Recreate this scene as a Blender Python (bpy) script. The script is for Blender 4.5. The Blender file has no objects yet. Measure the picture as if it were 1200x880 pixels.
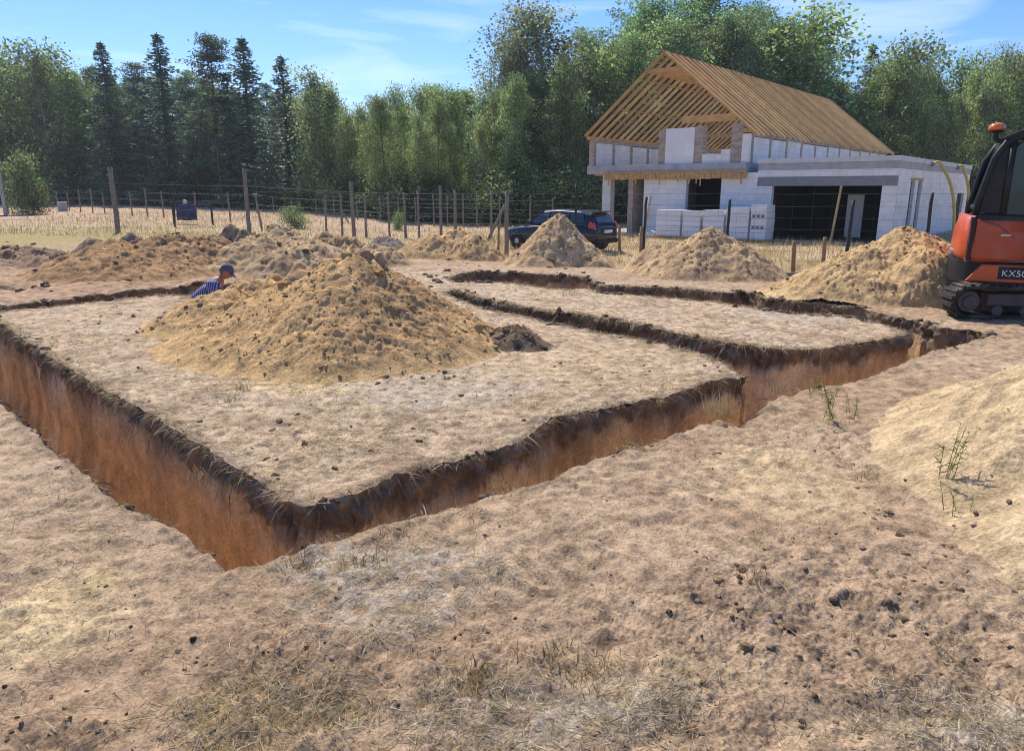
import bpy, bmesh, math, random
import numpy as np
from mathutils import Vector, Matrix
scene = bpy.context.scene
COL = scene.collection
R = math.radians
PI = math.pi

# ------------------------------------------------------------------ camera model (used to lay the site out on the ground)
F, HZ, CH = 857.0, 222.0, 1.75
TH = math.atan((440 - HZ) / F)
CT, ST = math.cos(TH), math.sin(TH)
def ray(u, v):
    a = (u - 600) / F; b = (440 - v) / F
    return np.array([a, CT + b * ST, -ST + b * CT])
def g(u, v, z=0.0):
    d = ray(u, v); t = (z - CH) / d[2]
    return np.array([d[0] * t, d[1] * t])
def atY(u, v, Y):
    d = ray(u, v) * (Y / ray(u, v)[1])
    return Vector((d[0], d[1], d[2] + CH))

# ------------------------------------------------------------------ noise
def _hash(ix, iy, iz, seed):
    n = (ix.astype(np.int64) * 374761393 + iy.astype(np.int64) * 668265263 + iz * 2147483647 + seed * 974711) & 0xffffffff
    n = ((n ^ (n >> 13)) * 1274126177) & 0xffffffff
    n = ((n ^ (n >> 16)) * 2246822519) & 0xffffffff
    return n ^ (n >> 15)
def perlin(x, y, seed=0):
    x0 = np.floor(x); y0 = np.floor(y); fx = x - x0; fy = y - y0
    x0 = x0.astype(np.int64); y0 = y0.astype(np.int64)
    sx = fx * fx * fx * (fx * (fx * 6 - 15) + 10); sy = fy * fy * fy * (fy * (fy * 6 - 15) + 10)
    def gr(dx, dy):
        a = _hash(x0 + dx, y0 + dy, 0, seed) * (2 * PI / 4294967296.0)
        return np.cos(a) * (fx - dx) + np.sin(a) * (fy - dy)
    a = gr(0, 0) * (1 - sx) + gr(1, 0) * sx
    b = gr(0, 1) * (1 - sx) + gr(1, 1) * sx
    return (a * (1 - sy) + b * sy) * 1.5
def fbm(x, y, scale, octv=4, seed=0, gain=.5):
    x = np.asarray(x, float) / scale; y = np.asarray(y, float) / scale
    s = 0; a = 1; t = 0
    for i in range(octv):
        s = s + a * perlin(x * 2 ** i + i * 17.3, y * 2 ** i - i * 9.1, seed + i * 31); t += a; a *= gain
    return s / t
def val3(x, y, z, seed=0):
    x0 = np.floor(x); y0 = np.floor(y); z0 = np.floor(z)
    fx, fy, fz = x - x0, y - y0, z - z0
    x0 = x0.astype(np.int64); y0 = y0.astype(np.int64); z0 = z0.astype(np.int64)
    fx = fx * fx * (3 - 2 * fx); fy = fy * fy * (3 - 2 * fy); fz = fz * fz * (3 - 2 * fz)
    r = 0
    for dz in (0, 1):
        for dy in (0, 1):
            for dx in (0, 1):
                h = _hash(x0 + dx, y0 + dy, z0 + dz, seed) / 4294967296.0
                r = r + h * (fx if dx else 1 - fx) * (fy if dy else 1 - fy) * (fz if dz else 1 - fz)
    return r * 2 - 1
def fbm3(x, y, z, scale, octv=3, seed=0):
    s = 0; a = 1; t = 0
    for i in range(octv):
        k = 2 ** i / scale
        s = s + a * val3(x * k, y * k, z * k, seed + i * 7); t += a; a *= .5
    return s / t
def sstep(a, b, x):
    t = np.clip((x - a) / (b - a), 0, 1); return t * t * (3 - 2 * t)
def mix(a, b, m):
    m = np.asarray(m)[..., None]; return a * (1 - m) + b * m

# ------------------------------------------------------------------ object helpers
def tag(o, label=None, cat=None, group=None, kind=None):
    if label: o['label'] = label
    if cat: o['category'] = cat
    if group: o['group'] = group
    if kind: o['kind'] = kind
    return o
def link(o, parent=None):
    COL.objects.link(o)
    if parent is not None: o.parent = parent
    return o
def empty(name, loc=(0, 0, 0), rz=0.0):
    o = bpy.data.objects.new(name, None); o.empty_display_size = .3
    o.location = loc; o.rotation_euler = (0, 0, rz); COL.objects.link(o); return o
def thing(name, label, cat, loc=(0, 0, 0), rz=0.0, group=None):
    return tag(empty(name, loc, rz), label, cat, group)
def np_mesh(name, verts, tris=None, quads=None, col=None, smooth=True):
    me = bpy.data.meshes.new(name)
    verts = np.asarray(verts, np.float32)
    me.vertices.add(len(verts)); me.vertices.foreach_set('co', verts.ravel())
    loops = []; starts = []; n = 0
    if tris is not None and len(tris):
        t = np.asarray(tris, np.int32); loops.append(t.ravel()); starts.append(n + 3 * np.arange(len(t))); n += t.size
    if quads is not None and len(quads):
        q = np.asarray(quads, np.int32); loops.append(q.ravel()); starts.append(n + 4 * np.arange(len(q))); n += q.size
    L = np.concatenate(loops); S = np.concatenate(starts).astype(np.int32)
    me.loops.add(len(L)); me.loops.foreach_set('vertex_index', L)
    me.polygons.add(len(S)); me.polygons.foreach_set('loop_start', S)
    me.update(calc_edges=True)
    if smooth: me.polygons.foreach_set('use_smooth', np.ones(len(S), bool))
    if col is not None:
        a = me.color_attributes.new('Col', 'FLOAT_COLOR', 'POINT')
        c = np.ones((len(verts), 4), np.float32); c[:, :3] = col
        a.data.foreach_set('color', c.ravel())
    me.validate()
    return me
def np_obj(name, me, mat, parent=None):
    me.materials.append(mat)
    return link(bpy.data.objects.new(name, me), parent)

class MB:
    """collects shapes into one mesh"""
    def __init__(s): s.bm = bmesh.new()
    def box(s, x0, x1, y0, y1, z0, z1, M=None, bevel=0):
        vs = [Vector((x, y, z)) for z in (z0, z1) for y in (y0, y1) for x in (x0, x1)]
        if M is not None: vs = [M @ v for v in vs]
        b = [s.bm.verts.new(v) for v in vs]
        fs = [s.bm.faces.new([b[i] for i in f]) for f in ((0, 2, 3, 1), (4, 5, 7, 6), (0, 1, 5, 4), (2, 6, 7, 3), (0, 4, 6, 2), (1, 3, 7, 5))]
        if bevel:
            es = list({e for f in fs for e in f.edges})
            bmesh.ops.bevel(s.bm, geom=es, offset=bevel, segments=2, affect='EDGES', profile=.5)
        return s
    def beam(s, p, q, w, h, up=(0, 0, 1)):
        p = Vector(p); q = Vector(q); d = (q - p); L = d.length; d.normalize()
        x = d.cross(Vector(up))
        if x.length < 1e-4: x = Vector((1, 0, 0))
        x.normalize(); z = x.cross(d)
        M = Matrix((x, d, z)).transposed().to_4x4(); M.translation = p
        return s.box(-w / 2, w / 2, 0, L, -h / 2, h / 2, M)
    def tube(s, pts, rad, n=8, cap=True):
        pts = [Vector(p) for p in pts]
        if not hasattr(rad, '__len__'): rad = [rad] * len(pts)
        prev = None; rings = []; ref = None
        for i, p in enumerate(pts):
            d = (pts[min(i + 1, len(pts) - 1)] - pts[max(i - 1, 0)]).normalized()
            if ref is None:
                ref = Vector((1, 0, 0)) if abs(d.x) < .8 else Vector((0, 1, 0))
            x = (ref - d * ref.dot(d)).normalized(); y = d.cross(x); ref = x
            rings.append([s.bm.verts.new(p + (x * math.cos(2 * PI * k / n) + y * math.sin(2 * PI * k / n)) * rad[i]) for k in range(n)])
        for a, b in zip(rings, rings[1:]):
            for k in range(n): s.bm.faces.new((a[k], a[(k + 1) % n], b[(k + 1) % n], b[k]))
        if cap:
            s.bm.faces.new(list(reversed(rings[0]))); s.bm.faces.new(rings[-1])
        return s
    def prism(s, poly, d0, d1, axis='y'):
        """extrude a 2-D polygon (a,b) along an axis"""
        f = {'y': lambda a, b, d: (a, d, b), 'x': lambda a, b, d: (d, a, b), 'z': lambda a, b, d: (a, b, d)}[axis]
        A = [s.bm.verts.new(f(a, b, d0)) for a, b in poly]; B = [s.bm.verts.new(f(a, b, d1)) for a, b in poly]
        n = len(poly)
        for k in range(n): s.bm.faces.new((A[k], A[(k + 1) % n], B[(k + 1) % n], B[k]))
        s.bm.faces.new(list(reversed(A))); s.bm.faces.new(B)
        return s
    def lathe(s, prof, n=24, M=None):
        rings = []
        for r, z in prof:
            ring = []
            for k in range(n):
                v = Vector((r * math.cos(2 * PI * k / n), r * math.sin(2 * PI * k / n), z))
                ring.append(s.bm.verts.new(M @ v if M is not None else v))
            rings.append(ring)
        for a, b in zip(rings, rings[1:]):
            for k in range(n): s.bm.faces.new((a[k], a[(k + 1) % n], b[(k + 1) % n], b[k]))
        s.bm.faces.new(list(reversed(rings[0]))); s.bm.faces.new(rings[-1])
        return s
    def build(s, name, mat, parent=None, bevel=0, smooth=False, seg=2):
        bmesh.ops.recalc_face_normals(s.bm, faces=s.bm.faces)
        me = bpy.data.meshes.new(name); s.bm.to_mesh(me); s.bm.free()
        me.materials.append(mat)
        o = link(bpy.data.objects.new(name, me), parent)
        if smooth:
            me.polygons.foreach_set('use_smooth', np.ones(len(me.polygons), bool))
        if bevel:
            m = o.modifiers.new('Bevel', 'BEVEL'); m.width = bevel; m.segments = seg; m.limit_method = 'ANGLE'; m.angle_limit = R(35)
        return o

# ------------------------------------------------------------------ materials
def new_mat(name):
    m = bpy.data.materials.new(name); m.use_nodes = True
    nt = m.node_tree; nt.nodes.clear()
    out = nt.nodes.new('ShaderNodeOutputMaterial')
    return m, nt, out
def N(nt, t, **kw):
    n = nt.nodes.new(t)
    for k, v in kw.items():
        if k in n.inputs: n.inputs[k].default_value = v
        else: setattr(n, k, v)
    return n
def simple(name, col, rough=.7, metal=0.0, var=.12, scale=8.0, bump=.0, bscale=40.0, spec=.3, coat=0.0, dirt=None, dirt_amt=.4):
    m, nt, out = new_mat(name); L = nt.links.new
    b = N(nt, 'ShaderNodeBsdfPrincipled', Roughness=rough, Metallic=metal)
    b.inputs['Specular IOR Level'].default_value = spec
    b.inputs['Coat Weight'].default_value = coat
    tc = N(nt, 'ShaderNodeTexCoord'); nz = N(nt, 'ShaderNodeTexNoise', Scale=scale, Detail=5.0, Roughness=.6)
    L(tc.outputs['Object'], nz.inputs['Vector'])
    mr = N(nt, 'ShaderNodeMapRange'); mr.inputs[1].default_value = .3; mr.inputs[2].default_value = .7
    mr.inputs[3].default_value = 1 - var; mr.inputs[4].default_value = 1 + var
    L(nz.outputs['Fac'], mr.inputs[0])
    mx = N(nt, 'ShaderNodeMix', data_type='RGBA', blend_type='MULTIPLY'); mx.inputs[0].default_value = 1
    mx.inputs[6].default_value = (*col, 1)
    L(mr.outputs[0], mx.inputs[7])
    res = mx.outputs[2]
    if dirt is not None:
        n2 = N(nt, 'ShaderNodeTexNoise', Scale=scale * .35, Detail=8.0, Roughness=.7); L(tc.outputs['Object'], n2.inputs['Vector'])
        m2 = N(nt, 'ShaderNodeMapRange'); m2.inputs[1].default_value = .48; m2.inputs[2].default_value = .7; m2.inputs[4].default_value = dirt_amt
        L(n2.outputs['Fac'], m2.inputs[0])
        mx2 = N(nt, 'ShaderNodeMix', data_type='RGBA'); L(m2.outputs[0], mx2.inputs[0]); L(res, mx2.inputs[6]); mx2.inputs[7].default_value = (*dirt, 1)
        res = mx2.outputs[2]
    L(res, b.inputs['Base Color'])
    if bump:
        n3 = N(nt, 'ShaderNodeTexNoise', Scale=bscale, Detail=4.0); L(tc.outputs['Object'], n3.inputs['Vector'])
        bp = N(nt, 'ShaderNodeBump', Strength=bump, Distance=.02); L(n3.outputs['Fac'], bp.inputs['Height']); L(bp.outputs[0], b.inputs['Normal'])
    L(b.outputs[0], out.inputs[0])
    return m
def earth_mat(name, fine=60.0, bump=.5, dist=.02, var=.3):
    """vertex albedo 'Col' broken up by fine grain noise"""
    m, nt, out = new_mat(name); L = nt.links.new
    b = N(nt, 'ShaderNodeBsdfPrincipled', Roughness=.95); b.inputs['Specular IOR Level'].default_value = .12
    at = N(nt, 'ShaderNodeAttribute', attribute_name='Col'); tc = N(nt, 'ShaderNodeTexCoord')
    n1 = N(nt, 'ShaderNodeTexNoise', Scale=fine, Detail=6.0, Roughness=.7); n2 = N(nt, 'ShaderNodeTexNoise', Scale=fine * .12, Detail=6.0, Roughness=.65)
    L(tc.outputs['Object'], n1.inputs['Vector']); L(tc.outputs['Object'], n2.inputs['Vector'])
    ad = N(nt, 'ShaderNodeMath', operation='ADD'); L(n1.outputs['Fac'], ad.inputs[0]); L(n2.outputs['Fac'], ad.inputs[1])
    mr = N(nt, 'ShaderNodeMapRange'); mr.inputs[1].default_value = .8; mr.inputs[2].default_value = 1.2
    mr.inputs[3].default_value = 1 - var; mr.inputs[4].default_value = 1 + var
    L(ad.outputs[0], mr.inputs[0])
    mx = N(nt, 'ShaderNodeMix', data_type='RGBA', blend_type='MULTIPLY'); mx.inputs[0].default_value = 1
    L(at.outputs['Color'], mx.inputs[6]); L(mr.outputs[0], mx.inputs[7]); L(mx.outputs[2], b.inputs['Base Color'])
    bp = N(nt, 'ShaderNodeBump', Strength=bump, Distance=dist); L(ad.outputs[0], bp.inputs['Height']); L(bp.outputs[0], b.inputs['Normal'])
    L(b.outputs[0], out.inputs[0])
    return m
def leaf_mat(name, trans=.35, hue=.5):
    m, nt, out = new_mat(name); L = nt.links.new
    at = N(nt, 'ShaderNodeAttribute', attribute_name='Col'); oi = N(nt, 'ShaderNodeObjectInfo')
    mr = N(nt, 'ShaderNodeMapRange'); mr.inputs[3].default_value = .75; mr.inputs[4].default_value = 1.25
    L(oi.outputs['Random'], mr.inputs[0])
    hs = N(nt, 'ShaderNodeHueSaturation', Saturation=1.0)
    mh = N(nt, 'ShaderNodeMapRange'); mh.inputs[3].default_value = .485; mh.inputs[4].default_value = .515
    w = N(nt, 'ShaderNodeTexWhiteNoise', noise_dimensions='1D'); L(oi.outputs['Random'], w.inputs['W']); L(w.outputs['Value'], mh.inputs[0])
    L(mh.outputs[0], hs.inputs['Hue']); L(mr.outputs[0], hs.inputs['Value']); L(at.outputs['Color'], hs.inputs['Color'])
    d = N(nt, 'ShaderNodeBsdfPrincipled', Roughness=.55); d.inputs['Specular IOR Level'].default_value = .25
    t = N(nt, 'ShaderNodeBsdfTranslucent'); mx = N(nt, 'ShaderNodeMixShader', Fac=trans)
    gm = N(nt, 'ShaderNodeMix', data_type='RGBA', blend_type='MULTIPLY'); gm.inputs[0].default_value = 1; gm.inputs[7].default_value = (1.45, 1.5, .95, 1)
    L(hs.outputs[0], gm.inputs[6]); L(gm.outputs[2], t.inputs['Color']); L(hs.outputs[0], d.inputs['Base Color'])
    L(d.outputs[0], mx.inputs[1]); L(t.outputs[0], mx.inputs[2]); L(mx.outputs[0], out.inputs[0])
    return m
M_GROUND = earth_mat('ground_soil', 70.0, .75, .016, .5)
M_WALL = earth_mat('trench_soil', 40.0, .6, .02, .32)
M_PILE = earth_mat('heap_soil', 45.0, .9, .03, .45)
M_STRAW = leaf_mat('straw', .25)
M_LEAF = leaf_mat('foliage', .5)
M_BARK = simple('bark', (.10, .08, .06), .9, var=.35, scale=6, bump=.6, bscale=14)
M_BIRCHBARK = simple('birch_bark', (.34, .32, .28), .85, var=.3, scale=5, dirt=(.05, .045, .04), dirt_amt=.8)
M_PINEBARK = simple('pine_bark', (.17, .095, .06), .9, var=.3, scale=5, bump=.5)
# ------------------------------------------------------------------ ground layout (trench outlines unprojected on the ground plane)
def poly(*uv): return np.array([g(u, v) for u, v in uv])
TRENCHES = [
  poly((-190, 338), (-60, 360), (0, 380), (60, 420), (150, 470), (240, 522), (300, 562), (335, 588), (380, 592), (420, 580), (470, 556), (530, 540), (600, 520), (650, 486), (700, 478), (780, 464), (830, 450), (868, 441),
       (905, 447), (960, 452), (985, 453), (933, 462), (900, 473), (890, 487), (867, 496), (843, 493), (820, 498), (785, 511), (740, 526), (690, 543), (640, 568), (600, 580), (560, 590), (500, 607), (440, 622), (400, 633), (340, 650), (268, 669),
       (235, 645), (205, 622), (170, 605), (120, 575), (85, 546), (62, 532), (40, 508), (0, 471), (-70, 428), (-190, 385)),
  poly((868, 441), (850, 428), (829, 417), (785, 405.6), (737.5, 396), (674, 385), (627, 374), (563, 360), (535, 350), (522, 344), (532, 340), (563, 350), (627, 362), (690, 370), (753, 381), (817, 394), (867, 404), (917, 409), (967, 408), (1010, 399), (1050, 394), (1072, 388),
       (1086, 379), (1103, 383), (1133, 385), (1165, 393), (1133, 402), (1100, 412), (1067, 420), (1033, 440), (985, 454), (905, 449)),
  poly((524, 327), (540, 320), (565, 318), (627, 321), (690, 325), (703, 333.5), (785, 337), (848, 343), (880, 342), (900, 351), (950, 355), (1007, 360), (1033, 368), (1077, 376), (1092, 382), (1072, 390),
       (1045, 383), (1000, 371), (933, 369), (867, 360), (858, 358), (785, 350), (730, 345), (706, 343), (690, 338), (652, 338), (595, 330.5), (532, 330.5)),
  poly((-190, 372), (0, 359), (39, 354), (91, 347.5), (144, 342), (196, 337), (230, 334), (275, 332), (285, 340), (235, 347), (209, 347.5), (157, 351), (104.5, 355.5), (52, 360), (0, 366), (-190, 386)),
]
TDEPTH = 1.05
def poly_sd(P, x, y):
    """signed distance, negative inside"""
    d2 = np.full(x.shape, 1e9); ins = np.zeros(x.shape, bool)
    n = len(P)
    for i in range(n):
        a = P[i]; b = P[(i + 1) % n]; ex, ey = b - a
        wx = x - a[0]; wy = y - a[1]
        t = np.clip((wx * ex + wy * ey) / (ex * ex + ey * ey), 0, 1)
        d2 = np.minimum(d2, (wx - t * ex) ** 2 + (wy - t * ey) ** 2)
        c = (a[1] <= y) != (b[1] <= y)
        with np.errstate(divide='ignore', invalid='ignore'):
            xi = a[0] + (y - a[1]) / (ey if ey != 0 else 1e-9) * ex
        ins ^= c & (x < xi)
    return np.where(ins, -1, 1) * np.sqrt(d2)
def trench_sd(x, y):
    s = np.minimum.reduce([poly_sd(P, x, y) for P in TRENCHES])
    s = s + .035 * fbm(x, y, .45, 3, 5) + .02 * fbm(x, y, .12, 3, 6)
    return s
FOOT = poly((335, 588), (0, 378), (-190, 340), (-190, 372), (0, 359), (230, 334), (540, 316), (880, 342), (1080, 380), (868, 441))

ZONES = {}
def zone(x, y, u, v, ru, rv, rough=.5, seed=0, sc=.5):
    c = g(u, v); rx = abs(g(u + ru, v)[0] - c[0]); ry = abs(g(u, v - rv)[1] - g(u, v + rv)[1]) / 2
    d = np.sqrt(((x - c[0]) / rx) ** 2 + ((y - c[1]) / ry) ** 2)
    return sstep(1.25, .55, d + rough * fbm(x, y, sc, 4, 100 + seed))

def land(x, y):
    """large landform: the land drops a little behind the fence on the house side"""
    return -.4 * sstep(15.5, 25, y + .45 * x) * sstep(-14, -5, x)
def ground_h(x, y, fine=True):
    x = np.asarray(x, float); y = np.asarray(y, float)
    r = np.hypot(x, y)
    z = land(x, y) + .045 * fbm(x, y, 2.6, 3, 11) * sstep(90, 20, r)
    if not fine: return z
    near = sstep(30, 8, r)
    infoot = sstep(.35, -.1, poly_sd(FOOT, x, y))
    fg = 1 - infoot
    # trampled loose sand in front: ripples, prints, tracks
    wx = x + .25 * fbm(x, y, .9, 2, 71); wy = y + .25 * fbm(x, y, .9, 2, 72)
    rid = 1 - np.abs(fbm(wx * .55 + wy * .3, wy - .55 * wx, .34, 3, 21)) * 2.2
    z = z + fg * near * (.016 * rid + .024 * fbm(x, y, .42, 3, 23) + .013 * fbm(x, y, .12, 3, 24))
    bil = np.abs(fbm(wx, wy, .26, 3, 29)); z = z + fg * near * (.018 * (bil - .2) + .007 * fbm(x, y, .05, 2, 30)) * (.5 + sstep(-.3, .3, fbm(x, y, 1.1, 2, 31)))
    lump = fbm(x, y, .1, 3, 33)
    rough_zones = np.maximum.reduce([zone(x, y, *a) for a in ((340, 800, 150, 70, .6, 1), (840, 850, 90, 40, .6, 2), (70, 860, 90, 35, .6, 3), (960, 740, 260, 90, .7, 4), (1120, 840, 160, 60, .7, 6), (560, 790, 110, 50, .7, 7))])
    z = z + rough_zones * (.018 * np.maximum(lump, -.1) + .03 * fbm(x, y, .28, 4, 37) + .022 * np.maximum(fbm(x, y, .05, 3, 38), -.05) + .012 * fbm(x, y, .022, 2, 39))
    z = z + infoot * near * (.016 * fbm(x, y, .3, 3, 41) + .013 * fbm(x, y, .08, 3, 42))
    # disturbed far strip left of the site
    dis = sstep(19, 15, y) * sstep(10.5, 13.5, y) * sstep(-3.5, -6, x) + sstep(1, -.3, np.abs(y - 18.5) / 4) * .5
    z = z + dis * (.16 * np.maximum(fbm(x, y, 1.3, 4, 45), -.15) + .06 * fbm(x, y, .35, 3, 46))
    for (ua, va), (ub, vb) in (((1120, 455), (470, 742)), ((1130, 480), (600, 800))):   # faint track prints of the digger
        a = g(ua, va); b = g(ub, vb); d = (b - a) / np.linalg.norm(b - a); L_ = np.linalg.norm(b - a)
        s = (x - a[0]) * d[0] + (y - a[1]) * d[1]; t = (x - a[0]) * -d[1] + (y - a[1]) * d[0] + .08 * fbm(x, y, 1.2, 2, 35)
        m = sstep(.22, .14, np.abs(t)) * sstep(0, .4, s) * sstep(L_, L_ - .6, s) * sstep(-.25, .2, fbm(x, y, .7, 3, 36))
        z = z - m * (.012 - .013 * (np.sin(s * 2 * PI / .13) > .1))
    return z

def ground_col(x, y):
    r = np.hypot(x, y)
    A = lambda *c: np.array(c, float)
    n0 = fbm(x, y, 2.2, 4, 201); n1 = fbm(x, y, .5, 4, 202); n2 = fbm(x, y, .11, 4, 203)
    c = np.broadcast_to(A(.385, .262, .158), x.shape + (3,)).copy()
    c = mix(c, A(.44, .315, .198), sstep(-.25, .35, n0))
    c = mix(c, A(.29, .195, .122), .65 * sstep(.05, .5, n1 + .3 * n0))
    infoot = sstep(.15, -.1, poly_sd(FOOT, x, y) + .25 * n1)
    straw = mix(np.broadcast_to(A(.52, .385, .25), c.shape), A(.33, .235, .15), sstep(-.15, .4, n1))
    straw = mix(straw, A(.23, .165, .11), .75 * sstep(.08, .36, n2))
    straw = mix(straw, A(.50, .405, .285), .5 * sstep(0, .4, fbm(x, y, .9, 3, 205)))
    c = mix(c, straw, infoot * .9)
    Z = lambda *a, **k: zone(x, y, *a, **k)
    # pale yellow sand
    for a, s in (((40, 730, 110, 60, .7, 11), .95), ((930, 560, 110, 40, .7, 12), .6), ((700, 425, 120, 25, .7, 14), .35), ((340, 455, 80, 10, .6, 16), .8), ((820, 790, 140, 30, .9, 17), .3)):
        c = mix(c, A(.56, .42, .235), Z(*a) * s)
    # moss
    m = np.maximum(Z(310, 830, 95, 55, .8, 21, .3), .8 * Z(110, 690, 60, 30, .9, 22, .3))
    c = mix(c, A(.36, .27, .10), m * .55 * sstep(-.2, .3, n2 + n1 * .5))
    # grey dead straw mats
    for a in ((470, 690, 130, 55, .8, 31), (640, 830, 150, 50, .8, 32), (1120, 850, 150, 45, .8, 33), (960, 370, 90, 9, .7, 34), (500, 460, 120, 22, .8, 35), (400, 660, 90, 20, .8, 36)):
        c = mix(c, A(.45, .385, .30), Z(*a) * .75 * sstep(-.4, .2, n2))
    # dark turned topsoil
    dk = np.maximum.reduce([Z(335, 775, 130, 60, 1.0, 41, .3), Z(840, 850, 70, 40, .9, 42, .3), Z(60, 858, 70, 35, .9, 43, .3), .8 * Z(960, 740, 260, 90, 1.1, 44, .3), .7 * Z(1000, 300, 1, 1), .8 * Z(1040, 560, 60, 25, 1, 45, .3), .7 * Z(560, 790, 110, 50, 1, 46, .3),
                            .7 * Z(150, 590, 90, 30, 1, 47, .3), .6 * Z(680, 700, 150, 40, 1, 48, .3)])
    c = mix(c, A(.12, .085, .058), dk * sstep(.1, .36, n2 + .5 * n1) * .85)
    c = mix(c, A(.30, .2, .125), dk * .4)
    # loose specks of topsoil everywhere near
    c = mix(c, A(.17, .12, .08), .6 * sstep(.3, .46, n2 + .12 * n1) * sstep(20, 9, r))
    # burnt/disturbed strip left and far
    dis = sstep(20.5, 16, y) * sstep(10.5, 13.5, y) * sstep(-3.5, -6, x)
    c = mix(c, A(.42, .26, .15), dis * .6)
    c = mix(c, A(.12, .09, .065), dis * sstep(.1, .35, n1))
    # far meadow
    fld = sstep(20, 25, y + .42 * x + 1.2 * n0)
    gold = mix(np.broadcast_to(A(.50, .37, .22), c.shape), A(.40, .29, .15), sstep(-.2, .3, fbm(x, y, 5, 3, 210)))
    gold = mix(gold, A(.52, .36, .25), sstep(30, 44, y) * sstep(6, -8, x) * .7)
    c = mix(c, gold, fld)
    lf = sstep(1, .3, np.hypot((x + 20) / 12, (y - 27) / 9) + .3 * n0)
    c = mix(c, A(.34, .27, .10), lf * .75)
    # woodland floor
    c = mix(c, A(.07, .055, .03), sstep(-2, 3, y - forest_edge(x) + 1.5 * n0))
    return c
def forest_edge(x):
    return np.interp(x, [-120, -62, -40, -22, -12, -4, 4, 10, 25, 45, 120], [96, 92, 84, 70, 55, 47, 46, 54, 62, 56, 70])

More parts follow.
